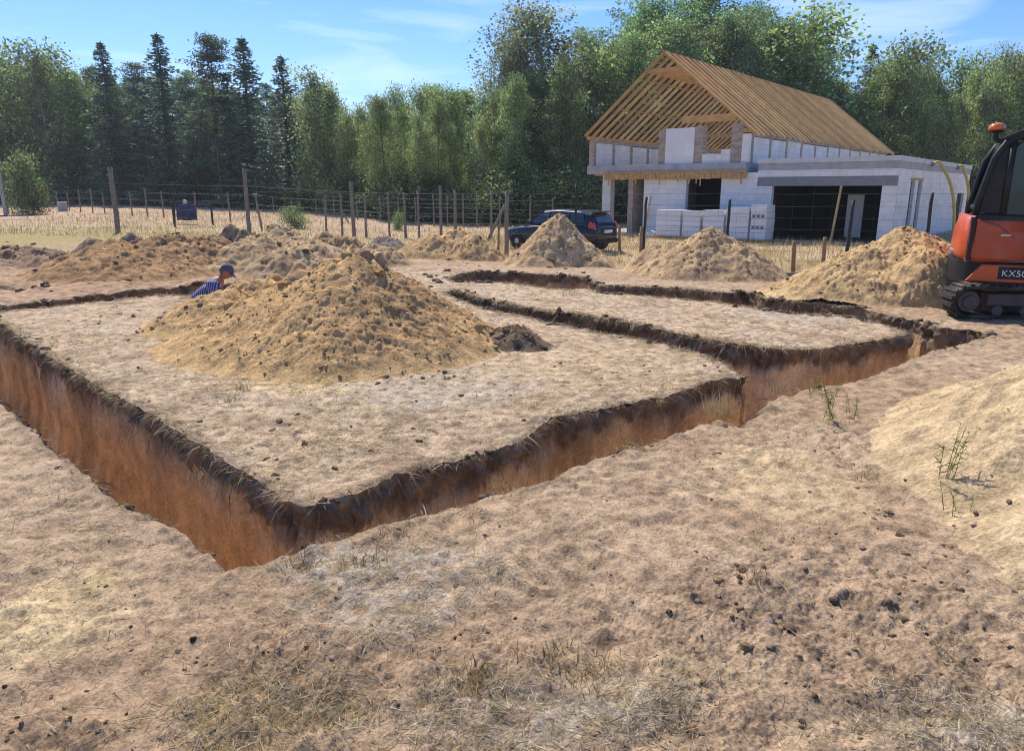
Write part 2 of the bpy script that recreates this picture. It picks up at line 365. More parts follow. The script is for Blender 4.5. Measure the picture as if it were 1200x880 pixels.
# ------------------------------------------------------------------ ground mesh: polar grid, trenches cut out exactly
def build_ground():
    rs = [.35, .7, 1.0, 1.25]
    r = 1.45
    while r < 23: rs.append(r); r *= 1.0048
    while r < 62: rs.append(r); r *= 1.018
    while r < 1100: rs.append(r); r *= 1.1
    rs = np.array(rs)
    th = list(np.arange(-43, 43.001, .118))
    th += list(np.arange(43.6, 62, .6)) + list(np.arange(64, 296, 5)) + list(np.arange(298, 317, .6))
    th = np.radians(np.array(th)); nt_ = len(th); nr = len(rs)
    RR, TT = np.meshgrid(rs, th, indexing='ij')
    x = (RR * np.sin(TT)).ravel(); y = (RR * np.cos(TT)).ravel(); rr = RR.ravel()
    s = np.full(x.shape, 9.0)
    m = (rr < 22) & (y > 1)
    s[m] = trench_sd(x[m], y[m])
    def grad(px, py):
        e = .012
        gx = trench_sd(px + e, py) - trench_sd(px - e, py); gy = trench_sd(px, py + e) - trench_sd(px, py - e)
        l = np.hypot(gx, gy) + 1e-9; return gx / l, gy / l
    cell = rr * .0040
    nb = np.where(np.abs(s) < .35 * cell)[0]
    gx, gy = grad(x[nb], y[nb]); x[nb] -= gx * s[nb]; y[nb] -= gy * s[nb]; s[nb] = 0
    i = np.arange(nr - 1)[:, None] * nt_; j = np.arange(nt_)[None, :]; jn = (np.arange(nt_) + 1)[None, :] % nt_
    a = (i + j).ravel(); b = (i + jn).ravel(); c = (i + nt_ + jn).ravel(); d = (i + nt_ + j).ravel()
    tris = np.concatenate([np.stack([a, c, b], 1), np.stack([a, d, c], 1)])
    st = s[tris]
    keep = (st >= 0).all(1) & ~((st == 0).all(1))
    mixed = (st > 0).any(1) & (st < 0).any(1)
    out = [tris[keep]]
    X = list(x); Y = list(y); cache = {}; extra = []
    def cut(p, q):
        k = (p, q) if p < q else (q, p)
        if k not in cache:
            t = s[p] / (s[p] - s[q]); cache[k] = len(X)
            X.append(x[p] + (x[q] - x[p]) * t); Y.append(y[p] + (y[q] - y[p]) * t)
        return cache[k]
    for t in tris[mixed]:
        pl = []
        for k in range(3):
            p = int(t[k]); q = int(t[(k + 1) % 3])
            if s[p] >= 0: pl.append(p)
            if (s[p] > 0 and s[q] < 0) or (s[p] < 0 and s[q] > 0): pl.append(cut(p, q))
        for k in range(1, len(pl) - 1): extra.append((pl[0], pl[k], pl[k + 1]))
    if extra: out.append(np.array(extra))
    T = np.concatenate(out); x = np.array(X); y = np.array(Y)
    zero = np.zeros(len(x), bool); zero[:len(s)] = s == 0; zero[len(s):] = True
    # boundary edges
    e = np.concatenate([T[:, [0, 1]], T[:, [1, 2]], T[:, [2, 0]]]); es = np.sort(e, 1)
    key = es[:, 0].astype(np.int64) * len(x) + es[:, 1]
    uq, inv, cnt = np.unique(key, return_inverse=True, return_counts=True)
    bd = (cnt[inv] == 1) & zero[e[:, 0]] & zero[e[:, 1]]
    BE = e[bd]
    # fan at the centre
    cidx = len(x); x = np.append(x, 0); y = np.append(y, 0)
    T = np.concatenate([T, np.stack([np.full(nt_, cidx), np.arange(nt_), (np.arange(nt_) + 1) % nt_], 1)])
    used, inv = np.unique(np.concatenate([T.ravel(), BE.ravel()]), return_inverse=True)
    T2 = inv[:T.size].reshape(-1, 3); BE = inv[T.size:].reshape(-1, 2); x = x[used]; y = y[used]
    z = ground_h(x, y)
    bs = np.full(x.shape, 9.0); m = (np.hypot(x, y) < 22) & (y > 1); bs[m] = trench_sd(x[m], y[m])
    # crumbled, slightly raised turf rim
    z += .03 * sstep(.22, .02, bs) * (.2 + fbm(x, y, .16, 3, 51)) - .012 * sstep(.04, 0, bs)
    col = ground_col(x, y)
    n2 = fbm(x, y, .13, 3, 61)
    rim = sstep(.13, .0, bs + .1 * n2) * .8
    far_side = 1.0
    col = mix(col, np.array([.2, .145, .095]), rim * .5)
    o = np_obj('ground', np_mesh('ground', np.stack([x, y, z], 1), T2, col=col), M_GROUND); tag(o, kind='structure')
    # ---- trench walls
    bv, binv = np.unique(BE.ravel(), return_inverse=True); BE = binv.reshape(-1, 2)
    px, py, pz = x[bv], y[bv], z[bv]
    # smoothed outward direction
    def ssd(a, b): return np.minimum.reduce([poly_sd(P, a, b) for P in TRENCHES])
    e_ = .06
    gx = ssd(px + e_, py) - ssd(px - e_, py); gy = ssd(px, py + e_) - ssd(px, py - e_)
    l = np.hypot(gx, gy) + 1e-6; nx, ny = -gx / l, -gy / l
    lev = np.array([0, .012, .03, .05, .075, .1, .125, .15, .18, .21, .24, .27, .3, .34, .4, .47, .55, .64, .74, .85, .95, 1.02, 1.08, 1.14])
    V = []; CC = []
    top_th = .175 + .13 * fbm(px, py, .8, 3, 81) + .05 * fbm(px, py, .15, 2, 82) + .06 * fbm(px, py, .04, 2, 85)
    for k, dz in enumerate(lev):
        zz = np.full(px.shape, -dz)
        inl = sstep(.0, .04, np.float64(dz)) 
        topm = sstep(.08, -.05, dz - top_th)
        off = topm * (.075 * fbm3(px, py, zz, .17, 3, 83) + .06 * fbm3(px, py, zz, .05, 2, 84) + .025 * np.sin(PI * np.clip(dz / (top_th + .05), 0, 1)) * (.4 + fbm(px, py, .3, 2, 86)))
        off = off + (1 - topm) * (.05 * fbm3(px, py, zz * .35, .4, 3, 87) + .014 * fbm3(px, py, zz * .25, .09, 3, 88) - .022 * sstep(.25, .5, fbm3(px, py, zz * .12, .16, 2, 90)) + .015 * fbm3(px, py, zz, .06, 2, 89) + .02 + .07 * sstep(.75, 1.1, dz))
        off = off * inl
        V.append(np.stack([px + nx * off, py + ny * off, pz * (1 - sstep(.3, 1., np.float64(dz))) - dz * TDEPTH / 1.05], 1))
        nn = fbm3(px, py, zz, .12, 3, 91); n4 = fbm3(px, py, zz * .25, .3, 3, 92)
        soil = mix(np.broadcast_to(np.array([.165, .115, .073]), px.shape + (3,)), np.array([.29, .2, .125]), sstep(-.25, .4, nn))
        sand = mix(np.broadcast_to(np.array([.66, .445, .245]), px.shape + (3,)), np.array([.48, .315, .17]), sstep(-.3, .4, n4))
        sand = mix(sand, np.array([.74, .60, .43]), .7 * sstep(.15, .5, fbm3(px, py, zz * .5, .6, 2, 93)))
        sand = mix(sand, np.array([.17, .115, .08]), .55 * sstep(.3, .0, dz - top_th) * sstep(-.4, .3, n4))
        cc = mix(sand, soil, sstep(.05, -.03, dz - top_th + .06 * nn))
        CC.append(cc)
    n = len(px); K = len(lev)
    Q = np.concatenate([np.stack([BE[:, 0] + k * n, BE[:, 1] + k * n, BE[:, 1] + (k + 1) * n, BE[:, 0] + (k + 1) * n], 1) for k in range(K - 1)])
    w = np_obj('trench_wall', np_mesh('trench_wall', np.concatenate(V), None, Q, np.concatenate(CC)), M_WALL); tag(w, kind='structure')
    fx, fy = np.meshgrid(np.linspace(-14, 9.5, 240), np.linspace(1.5, 17, 160), indexing='xy')
    fz = -TDEPTH - .02 + .03 * fbm(fx, fy, .5, 3, 95)
    q = np.arange(160 * 240).reshape(160, 240)
    fq = np.stack([q[:-1, :-1], q[:-1, 1:], q[1:, 1:], q[1:, :-1]], -1).reshape(-1, 4)
    fc = mix(np.broadcast_to(np.array([.42, .25, .12]), fx.shape + (3,)), np.array([.25, .16, .09]), sstep(-.2, .4, fbm(fx, fy, .4, 3, 96)))
    fl = np_obj('trench_floor', np_mesh('trench_floor', np.stack([fx, fy, fz], -1).reshape(-1, 3), None, fq, fc.reshape(-1, 3)), M_WALL); tag(fl, kind='structure')
    return px, py, pz, nx, ny
RIM = build_ground()

# ------------------------------------------------------------------ heaps of sand and soil
HEAPS = []
def heap(name, label, cones, res, colfn, amp=(.05, .03, .02), seed=0, cat='sand pile', group='heaps of dug-out sand'):
    """cones: (x, y, radius x, radius y, height, sharpness[, rot])"""
    x0 = min(c[0] - c[2] * 1.15 for c in cones); x1 = max(c[0] + c[2] * 1.15 for c in cones)
    y0 = min(c[1] - c[3] * 1.15 for c in cones); y1 = max(c[1] + c[3] * 1.15 for c in cones)
    nx = max(8, int((x1 - x0) / res)); ny = max(8, int((y1 - y0) / res))
    def hf(x, y, fine=True):
        wx = x + .10 * fbm(x, y, .7, 3, seed + 1); wy = y + .10 * fbm(x, y, .7, 3, seed + 2)
        h = np.full(x.shape, -.5)
        for c in cones:
            d = np.sqrt(((wx - c[0]) / c[2]) ** 2 + ((wy - c[1]) / c[3]) ** 2)
            sh = c[5]
            p = c[4] * (1 - (np.sqrt(d * d + sh * sh) - sh) / (math.sqrt(1 + sh * sh) - sh))
            k = .06; hm = np.maximum(h, p); h = hm + k * np.exp(-np.abs(h - p) / k) * .35
        toe = sstep(-.05, .3, h)
        h = np.where(h < .12, h * (.45 + .55 * sstep(-.05, .12, h)), h)
        if fine:
            b1 = fbm(x, y, .5, 3, seed + 3); b2 = fbm(x, y, .15, 3, seed + 4); b3 = 1 - np.abs(fbm(x, y, .075, 2, seed + 5)) * 2
            h = h + toe * (amp[0] * b1 + amp[1] * b2) + (.25 + .75 * toe) * amp[2] * (b3 - .5) * sstep(-.2, .2, b1 + b2 + .2)
        return h
    X, Y = np.meshgrid(np.linspace(x0, x1, nx), np.linspace(y0, y1, ny), indexing='xy')
    h = hf(X, Y); base = ground_h(X.ravel(), Y.ravel(), False).reshape(X.shape)
    Z = base + h
    q = np.arange(nx * ny).reshape(ny, nx)
    Q = np.stack([q[:-1, :-1], q[:-1, 1:], q[1:, 1:], q[1:, :-1]], -1).reshape(-1, 4)
    hr_ = h.ravel(); pit = (trench_sd(X.ravel(), Y.ravel()) < .02) if seed != 140 else np.zeros(nx * ny, bool)
    ok = (hr_[Q] > -.11).any(1) & ~pit[Q].any(1); Q = Q[ok]
    us, inv = np.unique(Q.ravel(), return_inverse=True)
    pts = np.stack([X.ravel(), Y.ravel(), Z.ravel()], 1)[us]
    col = colfn(pts[:, 0], pts[:, 1], h.ravel()[us])
    o = np_obj(name, np_mesh(name, pts, None, inv.reshape(-1, 4), col), M_PILE)
    tag(o, label, cat, group)
    HEAPS.append((hf, cones, seed))
    return o
def mixcol(base, alt, dark, seed, dk=.4, sc=.35, altamt=.6):
    base, alt, dark = map(np.array, (base, alt, dark))
    def f(x, y, h):
        n0 = fbm(x, y, sc * 3, 3, seed + 301); n1 = fbm(x, y, sc, 4, seed + 302); n2 = fbm(x, y, .09, 3, seed + 303)
        c = mix(np.broadcast_to(base, x.shape + (3,)), alt, altamt * sstep(-.25, .3, n0 + .5 * n1))
        c = mix(c, dark, dk * sstep(.05, .4, n1 + .6 * n2))
        return c
    return f
YEL, TAN, BRN, DRK = (.50, .325, .15), (.42, .27, .15), (.30, .175, .085), (.10, .07, .045)
def P(u, v, Y): 
    p = atY(u, v, Y); return p
def cone(u, vtop, Y, rx, ry, sharp=.12):
    p = atY(u, vtop, Y); return (p.x, p.y, rx, ry, p.z - float(land(np.array([p.x]), np.array([p.y]))[0]), sharp)
def main_col(x, y, h):
    c = mixcol((.62, .385, .17), (.48, .295, .14), (.36, .22, .11), 7, .45, .3, .75)(x, y, h)
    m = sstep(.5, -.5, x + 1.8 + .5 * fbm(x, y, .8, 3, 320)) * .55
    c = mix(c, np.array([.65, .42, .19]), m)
    c = mix(c, np.array([.64, .42, .19]), .7 * sstep(.16, .02, h + .05 * fbm(x, y, .2, 2, 321)))
    return c
heap('sand_pile', 'large yellow-brown crumbly sand pile in the middle of the dug plot', [
    cone(414, 296, 8.55, 1.72, 2.0, .10), cone(415, 288, 8.7, .42, .38, .5), cone(495, 347, 8.5, 1.05, 1.3, .15), cone(340, 345, 8.5, 1.5, 1.5, .12), cone(262, 340, 9.6, 1.1, .95, .15), cone(296, 328, 10.0, 1.05, .75, .2), cone(340, 328, 9.2, 1.2, 1.1, .2),
    cone(348, 309, 9.6, .5, .4, .35), cone(322, 318, 9.8, .36, .32, .45), cone(395, 300, 8.9, .3, .3, .5), cone(440, 293, 8.7, .24, .24, .6)], .0145, main_col, (.06, .04, .026), 10)
heap('soil_pile', 'small dark clump of turf and soil at the right foot of the large sand pile', [cone(600, 381, 8.35, .46, .42, .4), cone(572, 380, 8.6, .2, .2, .4), cone(612, 388, 8.3, .34, .3, .5)], .014,
     mixcol((.2, .14, .09), (.27, .2, .13), (.06, .045, .03), 40, .8, .15), (.05, .05, .03), 40, 'soil pile', 'small heaps of dark soil')
heap('sand_pile', 'broad reddish brown sand pile behind the man in the trench', [cone(200, 275, 16.4, 2.1, 1.9, .2), cone(135, 283, 15.9, 1.9, 1.7, .2), cone(165, 292, 15.2, 1.7, 1.5, .2), cone(240, 274, 16.6, 1.3, 1.3, .3), cone(110, 300, 14.9, 1.3, 1.0, .25)], .03,
     mixcol((.48, .285, .135), (.36, .215, .105), (.2, .125, .07), 50, .6, .4, .7), (.11, .065, .03), 50)
heap('sand_pile', 'pale tan ridge of sand with a dark crest right of the reddish pile', [cone(325, 268, 17.6, 1.8, 1.7, .2), cone(298, 277, 16.4, 1.5, 1.5, .2), cone(358, 280, 16.8, 1.5, 1.4, .2), cone(322, 263, 18, .7, .6, .4), cone(340, 290, 15.6, 1.3, 1.0, .2)], .03,
     mixcol((.57, .39, .21), (.45, .3, .165), (.2, .135, .08), 60, .6, .4), (.12, .07, .03), 60)
heap('soil_pile', 'little soil clump topped with dead grass behind the reddish sand pile', [cone(270, 263, 20.2, .62, .55, .35), cone(283, 268, 19.8, .5, .5, .35)], .03,
     mixcol((.34, .26, .17), (.2, .15, .1), (.07, .05, .035), 70, .7, .2), (.08, .06, .03), 70, 'soil pile', 'small heaps of dark soil')
heap('sand_pile', 'low flat-topped tan sand pile just behind the peak of the large pile', [cone(400, 276, 18.3, 1.3, 1.0, .3), cone(378, 273, 18.8, .7, .6, .4), cone(440, 288, 17.5, 1.0, .9, .3)], .03,
     mixcol((.53, .36, .19), (.42, .28, .15), (.2, .13, .08), 80, .35, .4), (.12, .09, .04), 80)
heap('sand_pile', 'low yellow sand pile below the field fence left of the parked car', [cone(537, 269, 21.5, 1.35, 1.0, .25), cone(510, 276, 21.3, 1.5, 1.0, .25), cone(555, 275, 21.2, 1.0, .9, .3)], .032,
     mixcol((.63, .41, .19), (.50, .32, .15), (.22, .14, .08), 90, .4, .4), (.08, .06, .03), 90)
heap('soil_pile', 'low grey brown soil heap beyond the yellow pile by the fence', [cone(452, 277, 24, 1.1, .9, .3)], .04,
     mixcol((.30, .24, .18), (.2, .16, .12), DRK, 95, .4, .4), (.06, .05, .03), 95, 'soil pile', 'small heaps of dark soil')
heap('sand_pile', 'steep pointed sand pile in front of the parked car', [cone(655, 249, 19.0, 1.38, 1.25, .07), cone(640, 268, 18.7, 1.1, 1.1, .15), cone(688, 285, 18.6, .8, .8, .2)], .028,
     mixcol((.60, .40, .205), (.48, .32, .17), (.2, .14, .09), 110, .5, .35), (.06, .05, .035), 110)
heap('sand_pile', 'greyish brown sand pile in front of the stacked white blocks', [cone(832, 267, 15.6, 1.55, 1.35, .08), cone(865, 285, 15.3, 1.2, 1.1, .2), cone(790, 285, 16.2, 1.0, .9, .2), cone(770, 288, 16.6, .8, .7, .3)], .025,
     mixcol((.56, .38, .205), (.44, .295, .165), (.25, .17, .105), 120, .5, .35), (.06, .05, .035), 120)
heap('sand_pile', 'large bright yellow sand pile beside the orange excavator', [cone(1065, 269, 12.5, 1.75, 1.5, .16), cone(1015, 291, 12.3, 1.55, 1.25, .2), cone(1095, 280, 12.4, 1.2, 1.2, .2), cone(960, 320, 12.5, 1.1, .8, .2), cone(1110, 300, 12.1, 1.0, 1.0, .2), cone(1085, 293, 11.75, 1.0, .85, .3)], .02,
     mixcol((.66, .45, .215), (.55, .365, .175), (.2, .13, .08), 130, .35, .4, .7), (.06, .05, .035), 130)
heap('sand_pile', 'smooth pale sand bank cut by the right edge of the photo', [(4.88, 4.2, 2.5, 2.2, 1.13, .2), (4.25, 3.1, 2.0, 1.5, .72, .25), (5.9, 5.2, 2.4, 1.6, .85, .2)], .014,
     mixcol((.64, .47, .27), (.56, .40, .22), (.16, .11, .07), 140, .25, .45, .55), (.07, .035, .014), 140)
heap('soil_pile', 'low grey lump of spoil far left in front of the field', [cone(30, 291, 18, 1.7, 1.0, .3), cone(65, 296, 17, 1.0, .7, .3)], .035, mixcol((.42, .28, .17), (.32, .21, .13), (.17, .12, .08), 150, .6, .4), (.18, .12, .05), 150, 'soil pile', 'small heaps of dark soil')
heap('soil_pile', 'brown hump of spoil with a dark hollow right of the tall left fence post', [cone(152, 274, 18.6, .75, .6, .3), cone(110, 281, 18.2, 1.0, .7, .3)], .03, mixcol((.30, .2, .13), (.4, .29, .19), DRK, 160, .6, .3), (.1, .07, .035), 160, 'soil pile', 'small heaps of dark soil')
def heap_h(x, y):
    """top of the heaps above the ground (or negative)"""
    h = np.full(x.shape, -1.0)
    for hf, cones, seed in HEAPS:
        m = np.zeros(x.shape, bool)
        for c in cones: m |= (np.abs(x - c[0]) < c[2] * 1.1) & (np.abs(y - c[1]) < c[3] * 1.1)
        if m.any(): h[m] = np.maximum(h[m], hf(x[m], y[m]))
    return h
# ------------------------------------------------------------------ trees
def leaf_quads(cen, size, rng, up=.3, aspect=.6, axis=None):
    n = len(cen)
    nrm = rng.normal(size=(n, 3)); nrm[:, 2] += up; nrm /= np.linalg.norm(nrm, axis=1)[:, None]
    t = rng.normal(size=(n, 3)) if axis is None else axis + .35 * rng.normal(size=(n, 3))
    a = np.cross(nrm, t); a /= np.linalg.norm(a, axis=1)[:, None] + 1e-9
    b = np.cross(a, nrm)
    s = (size * (.6 + .8 * rng.random(n)))[:, None] if np.isscalar(size) else size[:, None]
    a = a * s * aspect * .5; b = b * s * .5
    V = np.stack([cen - b, cen + a - b * .1, cen + b, cen - a - b * .1], 1).reshape(-1, 3)
    return V, np.arange(4 * n).reshape(-1, 4)
def leaf_mesh(name, cen, size, colr, rng, **k):
    V, Q = leaf_quads(np.asarray(cen), size, rng, **k)
    return np_mesh(name, V, None, Q, np.repeat(colr, 4, 0), smooth=False)
def tube_np(paths, n=6):
    V = []; Q = []; off = 0
    for pts, rad in paths:
        pts = np.asarray(pts, float); k = len(pts)
        d = np.gradient(pts, axis=0); d /= np.linalg.norm(d, axis=1)[:, None] + 1e-9
        ref = np.tile([1., .13, .07], (k, 1)); x = ref - d * (ref * d).sum(1)[:, None]; x /= np.linalg.norm(x, axis=1)[:, None] + 1e-9; y = np.cross(d, x)
        a = 2 * PI * np.arange(n) / n
        ring = pts[:, None] + (x[:, None] * np.cos(a)[None, :, None] + y[:, None] * np.sin(a)[None, :, None]) * np.asarray(rad)[:, None, None]
        V.append(ring.reshape(-1, 3))
        i = np.arange(k - 1)[:, None] * n; j = np.arange(n)[None]; jn = (j + 1) % n
        Q.append(np.stack([i + j, i + jn, i + n + jn, i + n + j], -1).reshape(-1, 4) + off); off += k * n
    return np.concatenate(V), np.concatenate(Q)
def hue(base, n, rng, clump=None, v=.28):
    base = np.array(base) * np.array([3.4, 3.15, 3.9])
    f = 1 + v * rng.normal(size=n)
    c = np.array(base)[None] * np.clip(f, .4, 1.8)[:, None]
    c[:, 0] *= 1 + .15 * rng.normal(size=n)
    if clump is not None: c *= clump[:, None]
    return np.clip(c, .004, .5)

def proto_spruce(seed, H=18.0, base=(.030, .052, .036), wr=2.3, zmin=.06, ragged=.3, leaf=.26, dens=1.0):
    rng = np.random.default_rng(seed)
    cen = []; ax = []; cl = []
    paths = [([(0, 0, 0), (.03, 0, H * .5), (0, .02, H)], [.2, .12, .02])]
    z = H * zmin
    while z < H - .2:
        f = (H - z) / (H * (1 - zmin)); R0 = wr * f ** .75 * (1 + ragged * rng.normal() * .5) + .15
        nb = rng.integers(5, 8); a0 = rng.random() * 6
        for k in range(nb):
            if rng.random() < .12: continue
            a = a0 + 2 * PI * k / nb + .3 * rng.normal(); L_ = R0 * (.65 + .55 * rng.random())
            nl = int(max(6, 34 * dens * L_ / 2))
            t = rng.random(nl) ** .7
            droop = -.28 * t * L_ * (f + .25) + .18 * (t ** 3) * L_
            p = np.stack([np.cos(a) * t * L_, np.sin(a) * t * L_, z + droop], 1)
            side = np.array([-np.sin(a), np.cos(a), 0]); p += side * (rng.normal(size=nl) * .22 * (1 - .6 * t) * (.3 + L_ * .35))[:, None]
            p[:, 2] -= np.abs(rng.normal(size=nl)) * .14
            cen.append(p); cl.append(np.full(nl, .7 + .6 * rng.random())); 
            ax.append(np.tile([np.cos(a), np.sin(a), -.35], (nl, 1)))
            if L_ > .8: paths.append(([(0, 0, z), (np.cos(a) * L_ * .8, np.sin(a) * L_ * .8, z - .15 * L_)], [.035, .01]))
        z += .36 * (.6 + .7 * rng.random()) * (.55 + .6 * f)
    cen = np.concatenate(cen); cl = np.concatenate(cl); ax = np.concatenate(ax)
    return paths, leaf_mesh('crown', cen, leaf, hue(base, len(cen), rng, cl), rng, up=.6, aspect=.55, axis=ax), M_BARK
def proto_pine(seed, H=18.0, base=(.040, .062, .040), bare=.35):
    rng = np.random.default_rng(seed); cen = []; cl = []
    bend = rng.normal() * .4
    P_ = lambda z: np.array([bend * (z / H) ** 2, .3 * bend * np.sin(z / H * 3), z])
    paths = [([P_(H * t) for t in np.linspace(0, 1, 7)], .2 * (1 - np.linspace(0, .93, 7)))]
    z = H * bare
    while z < H:
        f = (z / H - bare) / (1 - bare); L0 = (2.5 * (1 - f) ** .6 + .35) * (.6 + .5 * rng.random())
        for k in range(rng.integers(2, 5)):
            a = rng.random() * 2 * PI; L_ = L0 * (.5 + .7 * rng.random()); p0 = P_(z); d = np.array([np.cos(a), np.sin(a), .25 + .3 * rng.random()])
            p1 = p0 + d * L_; paths.append(([p0, p0 + d * L_ * .5 - [0, 0, .08 * L_], p1], [.05, .03, .012]))
            for q in range(rng.integers(3, 6)):
                c = p0 + d * L_ * (.45 + .6 * rng.random()) + rng.normal(size=3) * [.3, .3, .12]
                m = rng.integers(26, 44)
                cen.append(c + rng.normal(size=(m, 3)) * [.34, .34, .15]); cl.append(np.full(m, .65 + .7 * rng.random()))
        z += .42 * (.5 + rng.random())
    cen = np.concatenate(cen); cl = np.concatenate(cl)
    return paths, leaf_mesh('crown', cen, .23, hue(base, len(cen), rng, cl), rng, up=.5, aspect=.5), M_PINEBARK
def proto_broad(seed, H=12.0, rx=3.2, base=(.052, .085, .030), z0=.16, leaf=.26, clumps=150, per=70, droop=0.0, bark=None, lean=.3, power=.8, trunk=.16, fill=.25):
    rng = np.random.default_rng(seed); cen = []; cl = []; ax = []
    top = np.array([lean * rng.normal(), lean * rng.normal(), H])
    P_ = lambda t: np.array([top[0] * t * t + .18 * np.sin(5 * t + seed), top[1] * t * t + .18 * np.cos(4 * t + seed), H * t])
    paths = [([P_(t) for t in np.linspace(0, .97, 8)], trunk * (1 - np.linspace(0, .93, 8)))]
    lobes = []
    for k in range(18):
        t = z0 + (1 - z0) * (k + rng.random()) / 18; f = (t - z0) / (1 - z0); a = k * 2.4 + rng.normal() * .5
        rr = rx * np.sin(PI * min(1, f * .86 + .12)) ** power * (.55 + .45 * rng.random()); lobes.append(P_(t) + np.array([np.cos(a) * rr, np.sin(a) * rr, 0]))
    for k in range(clumps):
        t = z0 + (1 - z0) * rng.random() ** .85
        f = (t - z0) / (1 - z0)
        prof = (np.sin(PI * min(1, f * .86 + .12)) ** power)
        a = rng.random() * 2 * PI; rr = rx * prof * (fill + (1 - fill) * rng.random() ** .5) * (.78 + .3 * np.sin(3 * a + 9 * t + seed))
        c = P_(t) + np.array([np.cos(a) * rr, np.sin(a) * rr, .25 * rng.normal()])
        if k % 10 < 7:
            lb = lobes[rng.integers(len(lobes))]; c = lb + np.clip(rng.normal(size=3), -1.7, 1.7) * [.24 * rx, .24 * rx, .2 * rx + .15]
            c[2] = min(c[2], H * 1.0); t = min(.97, max(z0, c[2] / H)); rr = np.hypot(*(c - P_(t))[:2])
        tb = max(.05, t - .06 - .22 * rr / rx * rng.random()); b0 = P_(tb)
        if k % 2 == 0: paths.append(([b0, (b0 + c) / 2 + [0, 0, .12 * rr], c], [max(.015, .05 * (1 - t)), .022, .008]))
        m = int(per * (.5 + rng.random())); s = .34 + .30 * rng.random()
        q = np.clip(rng.normal(size=(m, 3)), -1.6, 1.6) * [s, s, s * .6]
        if droop: q[:, 2] -= np.abs(rng.normal(size=m)) * droop; q[:, :2] *= .62
        cen.append(c + q); cl.append(np.full(m, .45 + 1.15 * rng.random()))
    cen = np.concatenate(cen); cl = np.concatenate(cl)
    axis = np.tile([0, 0, -1.], (len(cen), 1)) if droop else None
    return paths, leaf_mesh('crown', cen, leaf, hue(base, len(cen), rng, cl), rng, up=.3, aspect=.62, axis=axis), bark or M_BARK
PROTO = {}
def add_proto(key, res, H):
    paths, crown, bark = res
    V, Q = tube_np(paths); tm = np_mesh('trunk', V, None, Q); tm.materials.append(bark); crown.materials.append(M_LEAF)
    PROTO[key] = (tm, crown, H)
add_proto('spruce0', proto_spruce(1), 18); add_proto('spruce1', proto_spruce(2, wr=1.9, ragged=.5, base=(.026, .046, .036)), 18); add_proto('spruce2', proto_spruce(3, wr=2.6, zmin=.16, ragged=.6, base=(.034, .052, .04), dens=.8), 18)
add_proto('pine0', proto_pine(4), 18); add_proto('pine1', proto_pine(5, bare=.25), 18); add_proto('pine2', proto_pine(6, bare=.45, base=(.036, .056, .042)), 18)
add_proto('broad0', proto_broad(7, 15, 3.3, (.05, .078, .032), clumps=260, per=66, leaf=.2), 15); add_proto('broad1', proto_broad(8, 13, 2.5, (.062, .088, .036), z0=.06, clumps=220, per=66, leaf=.19), 13); add_proto('broad2', proto_broad(9, 18, 4.6, (.044, .070, .032), clumps=400, per=72, leaf=.21, z0=.1), 18)
add_proto('birch0', proto_broad(10, 10, 1.5, (.072, .098, .042), z0=.2, leaf=.16, clumps=120, per=62, droop=.6, bark=M_BIRCHBARK, trunk=.09, lean=.5), 10)
add_proto('birch1', proto_broad(11, 10, 1.25, (.080, .102, .047), z0=.24, leaf=.16, clumps=100, per=62, droop=.75, bark=M_BIRCHBARK, trunk=.08, lean=.6), 10)
add_proto('birch2', proto_broad(12, 10, 1.8, (.068, .095, .036), z0=.2, leaf=.16, clumps=135, per=60, droop=.65, bark=M_BIRCHBARK, trunk=.1, lean=.5), 10)
add_proto('tall0', proto_broad(13, 16, 3.0, (.068, .085, .044), z0=.12, leaf=.17, clumps=360, per=56, droop=.8, bark=M_BIRCHBARK, trunk=.14, lean=.4, power=.65), 16)
add_proto('bush0', proto_broad(14, 3, 1.5, (.042, .058, .026), z0=.03, leaf=.17, clumps=60, per=70, trunk=.04, power=.6), 3)
add_proto('bush1', proto_broad(15, 3, 1.2, (.05, .07, .03), z0=.02, leaf=.15, clumps=60, per=70, trunk=.03, power=.5), 3)
rt = random.Random(5)
ORD = ['', 'first', 'second', 'third', 'fourth', 'fifth', 'sixth', 'seventh', 'eighth', 'ninth', 'tenth', 'eleventh', 'twelfth', 'thirteenth', 'fourteenth', 'fifteenth', 'sixteenth', 'seventeenth', 'eighteenth', 'nineteenth', 'twentieth']
NAMES = {'spruce': 'spruce_tree', 'pine': 'pine_tree', 'broad': 'broadleaf_tree', 'birch': 'birch_tree', 'tall': 'birch_tree', 'bush': 'shrub'}
CATS = {'spruce': 'tree', 'pine': 'tree', 'broad': 'tree', 'birch': 'tree', 'tall': 'tree', 'bush': 'shrub'}
TREES = []
def tree(key, u, vtop, Y, wide=1.0, label=None, group=None, z=None):
    """plant a tree at ground column u, distance Y, as tall as the photo shows"""
    tm, cm, H = PROTO[key]
    d = ray(u, 235); x = d[0] / d[1] * Y
    gz = float(ground_h(np.array([x]), np.array([Y]), False)[0]) - .08
    h = max(1.0, atY(u, vtop, Y).z - gz)
    sc = h / H; kind = key.rstrip('0123456789')
    nm = NAMES[kind]
    e = empty(nm, (x, Y, gz), rt.random() * 6.28); e.scale = (sc * wide, sc * wide, sc)
    tag(e, label, CATS[kind], group)
    t = bpy.data.objects.new('trunk' if kind != 'bush' else 'stem', tm); link(t, e)
    c = bpy.data.objects.new('crown' if kind != 'bush' else 'foliage', cm); link(c, e)
    TREES.append((u, e)); return e
def edge(u):
    d = ray(u, 235); s = d[0] / d[1]
    for Y in np.arange(40, 100, .25):
        if Y >= forest_edge(s * Y): return float(Y)
    return 95.
